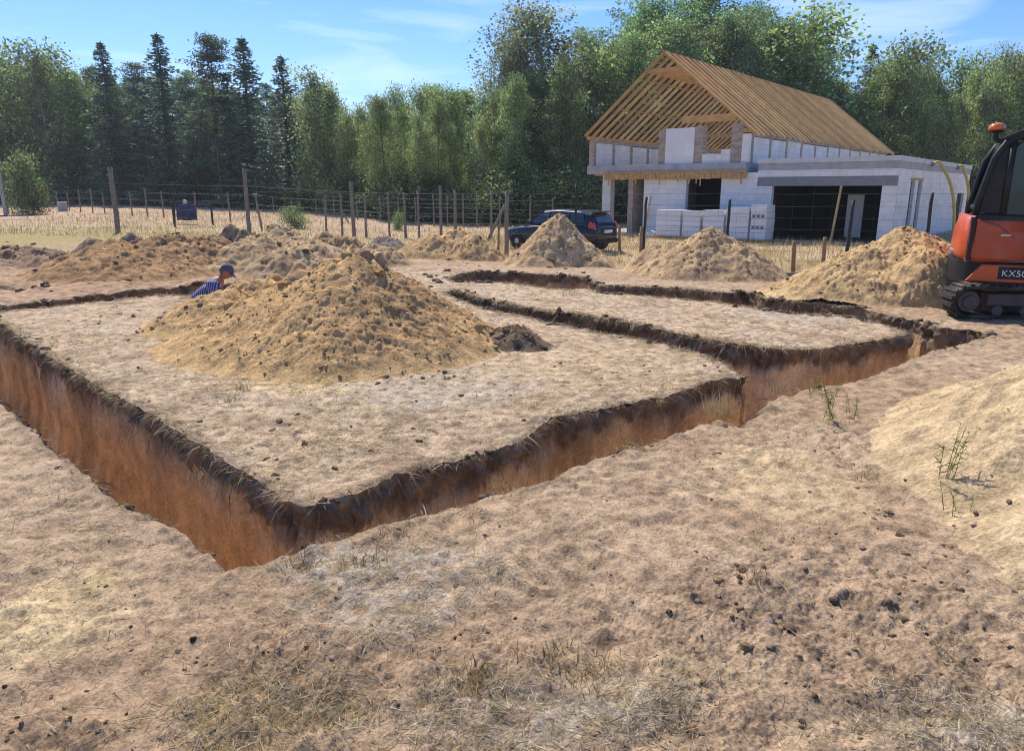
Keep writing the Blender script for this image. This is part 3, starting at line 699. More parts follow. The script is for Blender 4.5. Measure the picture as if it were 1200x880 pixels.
def sky_v(u):
    return float(np.interp(u, [-250, -20, 0, 30, 60, 90, 120, 140, 160, 185, 205, 225, 262, 280, 298, 320, 340, 370, 390, 410, 440, 480, 520, 560, 585, 600, 640, 680, 700, 730, 760, 800, 850, 900, 930, 960, 975, 1000, 1040, 1060, 1080, 1095, 1110, 1150, 1200, 1250, 1500],
        [80, 80, 76, 72, 66, 85, 75, 70, 85, 84, 82, 90, 85, 88, 84, 92, 88, 90, 95, 118, 108, 95, 92, 98, 95, 80, 60, 50, 50, 25, 8, -6, 0, 6, 30, 75, 85, 78, 62, 62, 85, 105, 85, 64, 62, 60, 60]))
# the tall trees that stand out on the skyline
HERO = [
 ('spruce1', 205, 38, 92, 1.1, 'tallest dark spruce of the far tree line, with a ragged top'), ('pine0', 262, 44, 93, 1.15, 'airy dark pine just right of the tallest spruce'), ('spruce0', 299, 42, 91, 1.0, 'narrow dark spruce right of the airy pine'),
 ('spruce2', 341, 64, 88, 1.0, 'dark pointed spruce standing nearest the dip in the tree line'), ('spruce0', 141, 47, 94, .9, 'dark pointed spruce tip left of the tallest spruce'), ('birch2', 60, 50, 92, 1.5, 'pale olive pointed tree over the left bush'),
 ('pine1', 235, 88, 90, 1.1, 'short dark pine between the tallest spruce and the airy pine'), ('pine2', 180, 76, 91, 1.1, 'dark pine leaning on the left side of the tallest spruce'), ('spruce1', 278, 84, 90, 1.1, 'lower dark spruce in the gap between the airy pine and narrow spruce'),
 ('tall0', 655, 0, 55, 1.75, 'tall thin loose birch left of the half built house'), ('tall0', 606, 40, 54, 1.2, 'loose birch at the left shoulder of the tallest birch'), ('broad2', 690, 40, 60, .8, 'dark broadleaf tree between the tallest birch and the house gable'),
 ('broad2', 752, 2, 68, 1.05, 'big dark broadleaf tree behind the peak of the gable'), ('broad0', 812, -14, 70, 1.0, 'tallest dark broadleaf tree behind the timber roof'), ('broad2', 862, 18, 70, .95, 'dark broadleaf tree behind the middle of the roof ridge'),
 ('birch2', 922, 14, 66, 1.75, 'big grey green weeping birch behind the right half of the roof'), ('birch0', 868, 40, 64, 1.3, 'olive birch rising close behind the roof ridge'),
 ('spruce2', 1003, 50, 72, .75, 'thin pointed tree right of the roof end'), ('birch2', 1055, 48, 70, 1.35, 'tall loose birch above the garage'), ('birch0', 1030, 70, 69, 1.2, 'lower green birch left of the tall birch above the garage'),
 ('tall0', 1165, 55, 70, 1.1, 'tall birch behind the excavator beacon'), ('birch2', 1125, 66, 68, 1.2, 'birch between the garage corner and the excavator'), ('birch1', 1195, 66, 66, 1.6, 'olive birch cut by the right edge of the photo'),
 ('birch0', 380, 84, 76, 1.4, 'yellow green birch at the right end of the dark conifers'), ('broad1', 20, 72, 93, 1.2, 'olive broadleaf tree at the left end of the tree line'), ('birch1', 30, 98, 90, 1.7, 'brownish yellow birch at the left end of the tree line'), 
]
for k, u, v, Y, wd, lab in HERO: tree(k, u, v, Y if u > 400 else edge(u) - 2.5 + (v > 70) * 2, wd * (1.75 if k[:3] == 'spr' else 1.2 if k[:3] == 'pin' else 1), lab, 'tall trees on the skyline')
# front row of the wood
u = -230; cnt = {}
while u < 1430:
    Y = edge(u); px = F / Y
    if u < 350: k = rt.choice(['broad1', 'broad1', 'broad0', 'birch2', 'pine1'] if u < 185 else ['spruce0', 'pine1', 'spruce2', 'broad1', 'pine0', 'spruce1']); zone_ = 'the dark far wood'
    elif u < 610: k = rt.choice(['birch0', 'birch1', 'birch0', 'birch2', 'broad1', 'birch1']); zone_ = 'the pale birch stand'
    elif u < 960: k = rt.choice(['broad2', 'broad0', 'birch2', 'broad1', 'broad2']); zone_ = 'the wood beside the house'
    else: k = rt.choice(['birch0', 'birch2', 'broad1', 'birch1', 'birch2']); zone_ = 'the wood behind the garage'
    top = sky_v(u) + rt.uniform(-3, 42) + (22 if 185 < u < 350 else 0)
    if 690 < u < 960: Y += 6; top = rt.uniform(60, 120)
    if u > 960: Y = max(Y, 58)
    kd = {'spruce': 'dark conical spruce', 'pine': 'dark pine', 'broad': 'leafy broadleaf tree', 'birch': 'slender pale green birch'}[k.rstrip('012')]
    key_ = (kd, zone_)
    vis = 0 <= u <= 1200
    if vis: cnt[key_] = cnt.get(key_, 0) + 1
    lab = f'{ORD[min(20, cnt.get(key_, 1))]} {kd} from the left along {zone_}' if vis else f'{kd} outside the view beside {zone_}'
    tree(k, u, top, Y + rt.uniform(0, 3), rt.uniform(.65, 1.1), lab, 'front row of the wood')
    u += {'birch': 1.2, 'spruce': 2.2, 'pine': 2.2, 'broad': 2.5}[k.rstrip('012')] * px * rt.uniform(.75, 1.2)
# rows behind that fill the wood
for row, (dy, lo, hi) in enumerate(((6, 4, 24), (13, 8, 30), (21, 4, 36))):
    u = -230 + rt.uniform(0, 15)
    while u < 1430:
        Y = edge(u) + dy + rt.uniform(-2, 2)
        if u < 350: k = rt.choice(['broad0', 'pine0', 'spruce1', 'broad2', 'spruce2', 'pine2'])
        elif u < 610: k = rt.choice(['birch2', 'broad1', 'birch0', 'broad0'])
        elif u < 960: k = rt.choice(['broad2', 'broad0', 'birch2'])
        else: k = rt.choice(['birch2', 'broad1', 'birch0', 'broad0'])
        kd = {'spruce': 'spruce', 'pine': 'pine', 'broad': 'broadleaf tree', 'birch': 'birch'}[k.rstrip('012')]
        zone_ = 'on the left' if u < 350 else 'beyond the birch stand' if u < 610 else 'behind the house' if u < 960 else 'behind the garage'
        if u > 960: Y = max(Y, 62 + dy)
        tree(k, u, sky_v(u) + rt.uniform(lo, hi) + (8 if u > 610 else 0), Y, rt.uniform(.75, 1.25), f'{kd} half hidden behind the front trees of the wood {zone_}', f'{kd} trees deep in the wood {zone_}')
        u += {'birch': 1.9, 'spruce': 2.6, 'pine': 2.6, 'broad': 3.2}[k.rstrip('012')] * F / Y * rt.uniform(.8, 1.2)
# brush along the foot of the wood
u = -230
while u < 1430:
    Y = edge(u) + rt.uniform(-.5, 3)
    if u > 960: Y = max(Y, 57)
    zone_ = 'the left wood' if u < 350 else 'the birch stand' if u < 610 else 'the wood by the house' if u < 960 else 'the wood by the garage'
    tree(rt.choice(['bush0', 'bush1']), u, rt.uniform(196, 222), Y, rt.uniform(.9, 1.6), f'leafy green undergrowth shrub at the foot of {zone_}', f'undergrowth shrubs at the foot of {zone_}')
    u += 1.9 * F / Y * rt.uniform(.7, 1.4)
tree('bush0', 27, 186, 53, .52, 'dull green bushy conifer shrub beside the grey concrete post', None)
tree('bush0', 38, 216, 54, .7, 'lower dull green shrub right of the taller one', None)
tree('bush1', 343, 243, 37, 1.3, 'small bright green shrub in the dry field behind the fence', None)
tree('bush1', 466, 255, 40, .7, 'tiny green shrub among the far field fence posts', None)
# ------------------------------------------------------------------ half-built house
M_BLOCK = None
def block_mat(name, base, joint, bw, bh, rough=.85, var=.06, stain=(.45, .44, .43), stain_amt=.5):
    """masonry laid in courses, on object coordinates (x or y along the wall, z up)"""
    m, nt, out = new_mat(name); L = nt.links.new
    b = N(nt, 'ShaderNodeBsdfPrincipled', Roughness=rough); b.inputs['Specular IOR Level'].default_value = .2
    tc = N(nt, 'ShaderNodeTexCoord'); sp = N(nt, 'ShaderNodeSeparateXYZ'); cb = N(nt, 'ShaderNodeCombineXYZ')
    L(tc.outputs['Object'], sp.inputs[0]); ad = N(nt, 'ShaderNodeMath', operation='ADD'); L(sp.outputs[0], ad.inputs[0]); L(sp.outputs[1], ad.inputs[1])
    L(ad.outputs[0], cb.inputs[0]); L(sp.outputs[2], cb.inputs[1])
    br = N(nt, 'ShaderNodeTexBrick'); br.inputs['Scale'].default_value = 1; br.inputs['Brick Width'].default_value = bw; br.inputs['Row Height'].default_value = bh; br.inputs['Mortar Size'].default_value = .008
    br.inputs['Color1'].default_value = (*base, 1); br.inputs['Color2'].default_value = (*[c * (1 - var * 2) for c in base], 1); br.inputs['Mortar'].default_value = (*joint, 1)
    L(cb.outputs[0], br.inputs['Vector'])
    nz = N(nt, 'ShaderNodeTexNoise', Scale=1.2, Detail=8.0, Roughness=.7); L(tc.outputs['Object'], nz.inputs['Vector'])
    mr = N(nt, 'ShaderNodeMapRange'); mr.inputs[1].default_value = .48; mr.inputs[2].default_value = .75; mr.inputs[4].default_value = stain_amt
    L(nz.outputs['Fac'], mr.inputs[0])
    mx = N(nt, 'ShaderNodeMix', data_type='RGBA'); L(mr.outputs[0], mx.inputs[0]); L(br.outputs['Color'], mx.inputs[6]); mx.inputs[7].default_value = (*stain, 1)
    L(mx.outputs[2], b.inputs['Base Color'])
    bp = N(nt, 'ShaderNodeBump', Strength=.35, Distance=.01); L(br.outputs['Fac'], bp.inputs['Height']); bp.invert = True; L(bp.outputs[0], b.inputs['Normal'])
    L(b.outputs[0], out.inputs[0]); return m
M_BLOCK = block_mat('white_block', (.84, .82, .78), (.64, .62, .59), .59, .24)
M_PANEL = block_mat('white_board', (.85, .84, .81), (.72, .71, .69), 1.2, .6, stain=(.6, .6, .58))
M_PIER = block_mat('raw_brick', (.46, .36, .28), (.5, .45, .39), .25, .09, var=.2, stain=(.3, .26, .24))
M_CONC = simple('raw_concrete', (.40, .395, .385), .9, var=.15, scale=3, dirt=(.25, .245, .24), dirt_amt=.6)
M_CONCD = simple('dark_concrete', (.24, .245, .25), .9, var=.12, scale=3)
M_CONCL = simple('pale_concrete', (.60, .60, .59), .9, var=.1, scale=3, dirt=(.42, .41, .40), dirt_amt=.5)
M_WOOD = simple('fresh_timber', (.56, .345, .14), .75, var=.22, scale=3, dirt=(.30, .19, .09), dirt_amt=.5)
M_WOODS = [simple('rafter_timber', (.58, .35, .135), .75, var=.2, scale=2.5), simple('rafter_timber_tan', (.46, .27, .105), .75, var=.2, scale=2.5), simple('rafter_timber_pale', (.66, .43, .19), .75, var=.2, scale=2.5)]
M_FORM = simple('formwork_timber', (.52, .31, .12), .8, var=.3, scale=6, dirt=(.3, .18, .09), dirt_amt=.5)
M_INNER = simple('shade_toned_inside_wall', (.055, .052, .05), .95, var=.1, scale=2)  # dark albedo paints in the shade of the house and garage interior
rh = random.Random(3)
HX, HY, HA = 10.136, 32.742, .69
house = thing('unfinished_house', 'unfinished white block house with bare timber rafters and a flat roofed garage', 'house', (HX, HY, -.4), -HA)
def part(name, m, mat, bevel=0, parent=None): return m.build(name, mat, parent or house, bevel)
Lh = 23.3; Wh = 8.17
part('foundation', MB().box(-8.3, 6.1, -.1, 23.4, -.6, .08), M_CONC)
# ground floor
w = MB(); w.box(-5.0, -2.81, 0, .24, .08, 2.85); w.box(-1.13, .5, 0, .24, .08, 2.85); w.box(-2.81, -1.13, 0, .24, 2.73, 2.85); w.box(-2.81, -1.13, 0, .24, .08, .2)
part('front_wall', w, M_BLOCK)
w = MB(); w.box(-5.0, -4.76, .24, 23, .08, 2.85); w.box(-4.76, .26, 22.76, 23, .08, 2.85); w.box(.26, .5, .24, 23, .08, 2.85); part('side_wall', w, M_BLOCK)
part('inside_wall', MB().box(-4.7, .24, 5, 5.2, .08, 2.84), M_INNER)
part('window_lintel', MB().box(-2.9, -1.04, -.012, .0, 2.62, 2.80), M_CONCD)
part('terrace_column', MB().box(-7.40, -6.92, .1, .5, .08, 2.85), M_CONCL, .015)
part('terrace_column', MB().box(-7.40, -6.92, 11, 11.4, .08, 2.85), M_CONCL, .015)
part('terrace_pier', MB().box(-5.86, -5.58, .0, 1.7, .08, 2.85), M_PIER)
part('upper_slab', MB().box(-8.2, .0, -.12, 23.1, 2.87, 3.27), M_CONC, .01)
fm = MB(); fm.box(-7.12, .04, -.2, -.125, 2.62, 2.95)
x = -7.1
while x < 0:
    wd = rh.uniform(.08, .3); dz = rh.uniform(.0, .05)
    fm.box(x, x + wd - .02, -.225, -.203, 2.62 - dz, 2.9 - rh.uniform(0, .06)); x += wd
for i in range(9):
    x = rh.uniform(-7, 0); fm.box(x, x + .05, -.25, -.228, 2.62 - rh.uniform(.15, .38), 2.7)
part('formwork_board', fm, M_FORM)
fm = MB()
for i in range(12): fm.box(-8.0, -.2, .3 + i * 1.2, .4 + i * 1.2, 2.79, 2.868)
part('formwork_joist', fm, M_FORM)
# upper storey
part('gable_pier', MB().box(-4.34, -3.97, .02, .42, 3.27, 4.78), M_PIER)
part('gable_panel', MB().box(-3.97, -2.55, .0, .24, 3.27, 4.83), M_PANEL)
part('gable_pier', MB().box(-2.55, -2.14, .02, .42, 3.27, 4.88), M_PIER)
part('gable_low_wall', MB().box(-2.14, -.82, .02, .24, 3.27, 3.66), M_BLOCK)
part('gable_pier', MB().box(-.82, -.30, .02, .42, 3.27, 4.9), M_PIER)
part('gable_panel', MB().box(-1.25, -.82, .0, .2, 3.66, 3.85), M_BLOCK)
part('corner_panel', MB().box(-.30, .0, -.02, .24, 3.27, 4.45), M_PANEL)
for s_, xa, xb, n in ((-1, -8.17, -7.93, 13), (1, -.24, .0, 11)):
    t = .26 if s_ > 0 else .02; step = (22.9 - t) / n
    for i in range(n):
        t0 = t + i * step
        part('wall_post', MB().box(xa - .01, xb + .012, t0, t0 + .24, 3.27, 4.5), M_PIER)
        part('knee_wall_panel', MB().box(xa, xb, t0 + .245, t0 + step - .005, 3.27, 4.36 - rh.uniform(0, .05)), M_BLOCK)
    part('ring_beam', MB().box(xa, xb, .25, 23.1, 4.365, 4.50), M_PIER)
    part('wall_plate', MB().box(xa + .04, xb - .04, -.3, 23.2, 4.505, 4.65), M_WOOD)
part('tie_beam', MB().box(-3.25, -.72, .05, .19, 5.03, 5.33), M_WOODS[0], .008)
part('tie_beam', MB().box(-7.3, -.9, 11.0, 11.14, 5.1, 5.32), M_WOOD)
part('rear_gable', MB().prism([(-8.1, 3.27), (-.05, 3.27), (-.05, 4.5), (-4.085, 7.8), (-8.1, 4.5)], 22.8, 23.0), M_BLOCK)
# roof frame
AX = -4.085; ZR = 8.07; slope = (ZR - 4.75) / 4.085
nr_ = 37
for i in range(nr_):
    t = -.25 + i * (23.5 / (nr_ - 1)) + rh.uniform(-.03, .03)
    for s_ in (-1, 1):
        e_ = (.45 if s_ > 0 else .12) + rh.uniform(-.05, .06)
        p = (AX + s_ * (4.085 + e_), t, 4.75 - slope * e_); q = (AX + s_ * .02, t, ZR)
        part('rafter', MB().beam(p, q, .085, .19, (0, 1, 0)), M_WOODS[rh.choice((0, 0, 1, 2))])
        o_ = house.children[-1]
    zc = 7.35 + rh.uniform(-.03, .03); xx = (ZR - zc) / slope
    part('collar_tie', MB().box(AX - xx, AX + xx, t + .05, t + .09, zc - .1, zc + .08), M_WOOD)
part('ridge_board', MB().box(AX - .03, AX + .03, -.3, 23.3, ZR - .14, ZR + .06), M_WOODS[1])
for xx in (-5.2, -6.6, -1.6): part('brace_batten', MB().beam((xx, .4, ZR - abs(xx - AX) * slope - .17), (xx, 23, ZR - abs(xx - AX) * slope - .17), .1, .03), M_WOODS[1])
# garage
part('garage_front_pier', MB().box(.5, 1.16, 0, .24, .08, 2.28), M_BLOCK); part('garage_front_pier', MB().box(5.46, 5.96, 0, .24, .08, 2.28), M_BLOCK)
part('garage_lintel', MB().box(.53, 5.93, -.02, .24, 2.285, 2.65), M_CONCD)
part('garage_front_course', MB().box(.5, 5.96, 0, .24, 2.655, 2.93), M_BLOCK)
part('garage_ring_beam', MB().box(.5, 5.975, -.015, .24, 2.935, 3.2), M_CONC)
part('garage_parapet', MB().box(.45, 6.0, -.04, .24, 3.205, 3.40), M_CONCL)
sw = MB()
for a, b, z0, z1 in ((.245, 2.35, .08, 2.93), (2.35, 3.1, .08, .45), (2.35, 3.1, 2.5, 2.93), (3.1, 3.75, .08, 2.93), (3.75, 4.5, .08, .45), (3.75, 4.5, 2.5, 2.93), (4.5, 13.2, .08, 2.93), (13.2, 15.1, 1.95, 2.93), (15.1, 16.2, .08, 2.93)):
    sw.box(5.72, 5.96, a, b, z0, z1)
part('garage_side_wall', sw, M_BLOCK)
M_SHADE_PANE = simple('opening_shade', (.02, .02, .022), .6, var=.1, spec=.15)  # near-black sheet material that paints the shade inside the openings
for a, b in ((2.35, 3.1), (3.75, 4.5)):
    part('window_frame', MB().box(5.80, 5.86, a, b, .45, .5).box(5.80, 5.86, a, b, 2.45, 2.5), M_CONCD); part('window', MB().box(5.82, 5.84, a, b, .502, 2.448), M_SHADE_PANE)  # the pane is an added dark sheet standing for the unlit interior
part('doorway_shade_panel', MB().box(5.78, 5.84, 13.2, 15.1, .08, 1.95), M_SHADE_PANE)  # dark panel added across the open doorway in place of its shade
part('window_head', MB().box(5.70, 5.975, 2.2, 4.65, 2.505, 2.60), M_FORM)
part('garage_side_beam', MB().box(5.72, 5.975, .245, 16.2, 2.935, 3.2), M_CONC)
part('garage_parapet', MB().box(5.72, 6.0, .245, 16.25, 3.205, 3.40), M_CONCL)
part('garage_roof_slab', MB().box(.52, 5.70, .25, 16.2, 2.95, 3.15), M_CONC)
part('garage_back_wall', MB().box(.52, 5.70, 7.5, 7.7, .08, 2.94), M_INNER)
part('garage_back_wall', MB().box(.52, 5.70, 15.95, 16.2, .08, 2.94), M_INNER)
part('garage_shade_lining', MB().box(.503, .515, .25, 7.45, .1, 2.94), M_INNER)  # added sheet over the white blocks, its dark colour stands for shade
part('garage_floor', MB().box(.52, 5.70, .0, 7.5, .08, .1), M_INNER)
def hw(x, y, z=0): 
    c, s = math.cos(HA), math.sin(HA)
    return Vector((HX + c * x + s * y, HY - s * x + c * y, -.4 + z))
# timber prop and door leaf in the garage mouth
t = thing('timber_prop', 'thin pale timber prop leaning in the open mouth of the garage', 'prop', hw(3.86, -.15, 0), -HA)
MB().beam((-.02, -.15, .0), (.08, .2, 2.32), .07, .07).build('pole', M_WOODS[2], t); MB().box(-.12, .08, -.25, -.05, .0, .03).build('foot_plate', M_FORM, t)
t = thing('door_leaf', 'white door leaf standing upright inside the dark garage', 'door', hw(3.75, 3.0, .1), -HA)
MB().box(-.34, .34, 0, .05, .0, 1.82).build('panel', simple('white_paint', (.8, .8, .8), .5, var=.05), t, .008); MB().box(.24, .30, -.05, .0, .9, .93).build('handle', M_CONCD, t)
M_SHEET = block_mat('wrapped_blocks', (.80, .79, .77), (.6, .6, .6), .6, .2, .6, stain=(.62, .63, .66))
M_MARK = simple('dark_print', (.09, .10, .13), .7)
stacks = [(-3.38, -2.17, 1.27, 'leftmost pallet stack of white blocks in front of the house'), (-2.1, -1.24, 1.24, 'narrow pallet stack of white blocks below the dark window opening'), (-1.12, -.15, 1.30, 'third pallet stack of white blocks, right of the window opening'),
          (-.08, .92, 1.42, 'broad pallet stack of white blocks under the end of the formwork'), (.98, 1.66, 1.53, 'tall narrow pallet stack with dark printed marks beside the garage opening')]
for x0, x1, h, lab in stacks:
    t = thing('block_stack', lab, 'block stack', hw((x0 + x1) / 2, -1.2, 0), -HA, 'pallets of white building blocks')
    wd = (x1 - x0) / 2
    pm = MB()
    for y_ in (-.4, 0, .4): pm.box(-wd, wd, y_ - .05, y_ + .05, 0, .1)
    for k in range(6): pm.box(-wd + k * (2 * wd - .1) / 5, -wd + .1 + k * (2 * wd - .1) / 5, -.5, .5, .102, .125)
    pm.build('pallet', M_FORM, t)
    n = 5; hh = (h - .13) / n
    for k in range(n):
        j = rh.uniform(-.012, .012); MB().box(-wd + .015 + j, wd - .015 + j, -.47 + j, .47 + j, .13 + k * hh, .13 + (k + 1) * hh - .006).build('block_course', M_SHEET, t, .012)
    if 'marks' in lab:
        mk = MB()
        for z in (.62, 1.08):
            for k in range(3):
                cx = -.19 + .19 * k
                mk.beam((cx - .06, -.50, z - .06), (cx + .06, -.50, z + .06), .035, .008, (0, 1, 0)); mk.beam((cx - .06, -.505, z + .06), (cx + .06, -.505, z - .06), .035, .008, (0, 1, 0))
        mk.build('printed_mark', M_MARK, t)
M_HOSE = simple('yellow_hose', (.62, .46, .10), .5, var=.1)
for (tt, zt, xo, lab) in ((5.6, 3.2, 1.15, 'yellow drain hose hanging from the garage parapet nearer the garage front'), (11.8, 3.2, .75, 'yellow drain hose hanging from the garage parapet at the far corner')):
    t = thing('drain_hose', lab, 'hose', hw(5.96, tt, zt), -HA, 'yellow hoses on the garage wall')
    pts = []
    for k in range(22):
        f = k / 21; pts.append((.1 + xo * (math.sin(min(1, f * 1.25) * PI / 2) * .62 + .38 * f), .25 * f, .12 * math.sin(min(1, f * 4) * PI) - (max(0, f - .08) / .92) ** 1.5 * (zt - .05)))
    rad = [.062 + .008 * (k % 2) for k in range(22)]
    MB().tube(pts, rad, 10).build('corrugated_pipe', M_HOSE, t, smooth=True)
    MB().tube([(-.15, 0, .0), (.14, 0, .0)], .09, 12).build('outlet_pipe', M_CONCD, t, smooth=False)
t = thing('rubble_bag', 'small white bag lying on the grass before the leftmost block stack', 'bag', hw(-3.9, -1.3, 0), -HA)
bm_ = MB(); bmesh.ops.create_icosphere(bm_.bm, subdivisions=3, radius=.3)
for v in bm_.bm.verts:
    nz_ = 1 + .25 * math.sin(v.co.x * 9 + 1) * math.sin(v.co.y * 8) ; v.co = Vector((v.co.x * 1.3 * nz_, v.co.y * nz_, max(-.12, v.co.z * .62 * nz_) + .12))
bm_.build('sack', M_CONCL, t, smooth=True); MB().tube([(.3, 0, .2), (.42, .02, .27), (.5, 0, .25)], [.05, .03, .06], 8).build('tied_neck', M_CONCL, t)
# ------------------------------------------------------------------ fences
M_POST = simple('weathered_post', (.22, .185, .15), .9, var=.3, scale=9, bump=.5, bscale=30)
M_POSTD = simple('dark_post', (.028, .028, .032), .6, var=.2, scale=6)
M_POSTB = simple('brown_stake', (.28, .18, .10), .9, var=.3, scale=9, bump=.4)
M_WIRE = simple('fence_wire', (.09, .09, .095), .5, metal=.3, var=.1)
rf = random.Random(8)
def gz(x, y): return float(ground_h(np.array([x]), np.array([y]), False)[0])
def on_line(u, A, B):
    d = ray(u, 235); s = d[0] / d[1]
    ex, ey = B[0] - A[0], B[1] - A[1]
    t = (s * A[1] - A[0]) / (ex - s * ey); return A[0] + ex * t, A[1] + ey * t
def post_mesh(r, h, rough=True, lean=(0, 0)):
    n = 8; pts = [(lean[0] * k / n + rf.gauss(0, .006), lean[1] * k / n + rf.gauss(0, .006), -.3 + (h + .3) * k / n) for k in range(n + 1)]
    return MB().tube(pts, [r * (1.06 - .12 * k / n + (rf.uniform(-.05, .05) if rough else 0)) for k in range(n + 1)], 10)
def fence(label, A, B, posts, wires, group='wire fences round the site', wr=.006, mesh_v=0):
    """posts: (u, v_top, radius, material)"""
    x0, y0 = on_line(posts[0][0], A, B)
    root = thing('wire_fence', label, 'fence', (x0, y0, gz(x0, y0)), 0, group)
    tops = []
    for u, vt, r, mt in posts:
        x, y = on_line(u, A, B); z = gz(x, y); h = atY(u, vt, y).z - z
        o = post_mesh(r * .8, h, mt is not M_POSTD, (rf.uniform(-.04, .04), 0)).build('post', mt, root, smooth=True)
        o.location = (x - x0, y - y0, z - root.location.z); tops.append((x - x0, y - y0, z - root.location.z, h))
    hm = sorted(t[3] for t in tops)[len(tops) // 2]
    for f in wires:
        pts = []
        for a, b in zip(tops, tops[1:]):
            for k in range(4):
                q = k / 4; pts.append((a[0] + (b[0] - a[0]) * q, a[1] + (b[1] - a[1]) * q - .05, a[2] + (b[2] - a[2]) * q + hm * f - .05 * math.sin(PI * q) * rf.uniform(.2, 1)))
        pts.append((tops[-1][0], tops[-1][1] - .05, tops[-1][2] + hm * f))
        MB().tube(pts, wr, 5).build('wire', M_WIRE, root)
    if mesh_v:
        m = MB(); a, b = tops[0], tops[-1]; Ld = math.hypot(b[0] - a[0], b[1] - a[1]); n = int(Ld / mesh_v)
        for k in range(1, n):
            q = k / n; x = a[0] + (b[0] - a[0]) * q; y = a[1] + (b[1] - a[1]) * q; z = gz(x + x0, y + y0) - root.location.z
            m.tube([(x, y - .05, z + .05), (x + rf.uniform(-.03, .03), y - .05, z + hm * wires[-1])], wr * .6, 4, cap=False)
        m.build('mesh_wire', M_WIRE, root)
    return root
MA, MBp = (-16.8, 31.5), (9.2, 20.4)
fence('tall weathered post and wire fence running across the site in front of the house', MA, MBp,
      [(-70, 198, .09, M_POST), (134, 196, .125, M_POST), (289, 198, .1, M_POST), (413, 213, .085, M_POST), (593, 224, .09, M_POST), (675, 216, .05, M_POSTD), (756, 231, .05, M_POSTD), (856, 234, .055, M_POSTD), (999, 235, .06, M_POSTD), (1092, 226, .055, M_POSTD), (1230, 214, .06, M_POST), (1420, 200, .06, M_POST)],
      (.08, .2, .33, .46, .6, .74, .88), wr=.003, mesh_v=.5)
FA, FB = g(67, 247), g(250, 259)
fence('far row of thin wooden posts with wire at the left edge of the dry field', FA, FB, [(u, 222 + rf.uniform(-2, 5), .06, M_POST) for u in (20, 45, 67, 80, 93, 107, 121, 153, 171, 190, 228, 268)], (.4, .7, .93), wr=.005)
FA, FB = g(342, 252), g(590, 260.5)
fence('farthest thin post and wire fence in front of the birch stand', FA, FB, [(u, 229 + rf.uniform(-3, 4), .05, M_POST) for u in (300, 320, 342, 370, 391, 418, 445, 466, 487, 508, 524, 543, 559, 586, 621, 648)], (.35, .65, .92), wr=.0038, mesh_v=1.2)
FA, FB = g(380, 268.5), g(533, 269.5)
fence('middle row of grey wooden field posts behind the yellow sand piles', FA, FB, [(380, 229, .06, M_POST), (399, 226, .065, M_POST), (427, 232, .07, M_POST), (455, 225, .06, M_POST), (474, 226, .075, M_POST), (490, 222, .06, M_POST), (516, 218, .075, M_POST), (533, 223, .085, M_POST), (575, 224, .07, M_POST)], (.15, .32, .5, .68, .86), wr=.0032, mesh_v=.7)
def stake(label, u0, v0, u1, v1, r, mat, group='loose wooden stakes'):
    """v0 = foot on the ground"""
    x, y = g(u0, v0); z = gz(x, y); 
    for _ in range(4):
        d = ray(u0, v0); tt = (z - CH) / d[2]; x, y = d[0] * tt, d[1] * tt; z = gz(x, y)
    tp = atY(u1, v1, y)
    o = MB(); n = 5; o.tube([(0, 0, -.15)] + [((tp.x - x) * k / n, 0, (tp.z - z) * k / n) for k in range(n + 1)], [r] + [r * (1.05 - .12 * k / n) for k in range(n + 1)], 8)
    ob = o.build('wooden_stake', mat, None, smooth=True); ob.location = (x, y, z); return tag(ob, label, 'stake', group)
M_PALE = simple('pale_stake', (.50, .42, .30), .9, var=.2)
stake('short pale stake in front of the bonnet of the dark car', 602, 287, 602, 265, .05, M_PALE)
stake('thin short stake left of the dark car', 584, 297, 584.5, 264, .035, M_POSTB)
stake('thin brown stake just right of the car, left of the pair', 726, 298, 726, 264, .05, M_POSTB)
stake('brown stake nearest the grey brown heap by the blocks', 751, 302, 752, 266, .06, M_POSTB)
stake('pale stake leaning to the right before the white wall', 753, 297, 762, 230, .05, M_PALE)
stake('short brown stake left of the large yellow heap', 929, 323, 931, 282, .05, M_POSTB)
stake('thicker brown stake beside the large yellow heap', 964, 316, 967, 278, .055, M_POSTB)
stake('thin grey stake leaning left next to the second thick fence post', 307, 269, 299, 228, .05, M_POST)
stake('short dark stake left of the blue sheet', 205, 266, 204, 231, .045, M_POSTD)
stake('diagonal brace leaning on the thick post left of the car', 571, 283, 592, 240, .06, M_POST)
stake('diagonal brace in the row of grey field posts', 409, 262, 400, 246, .045, M_POST)
lo = MB(); lo.box(-.55, .55, -.06, .06, 0, .12)
x, y = g(945, 318); o = lo.build('timber_batten', M_POST, None, .01); o.location = (x, y, gz(x, y) + .0); o.rotation_euler = (0, 0, .2); tag(o, 'grey timber lying on the grass left of the thick brown stake', 'timber')
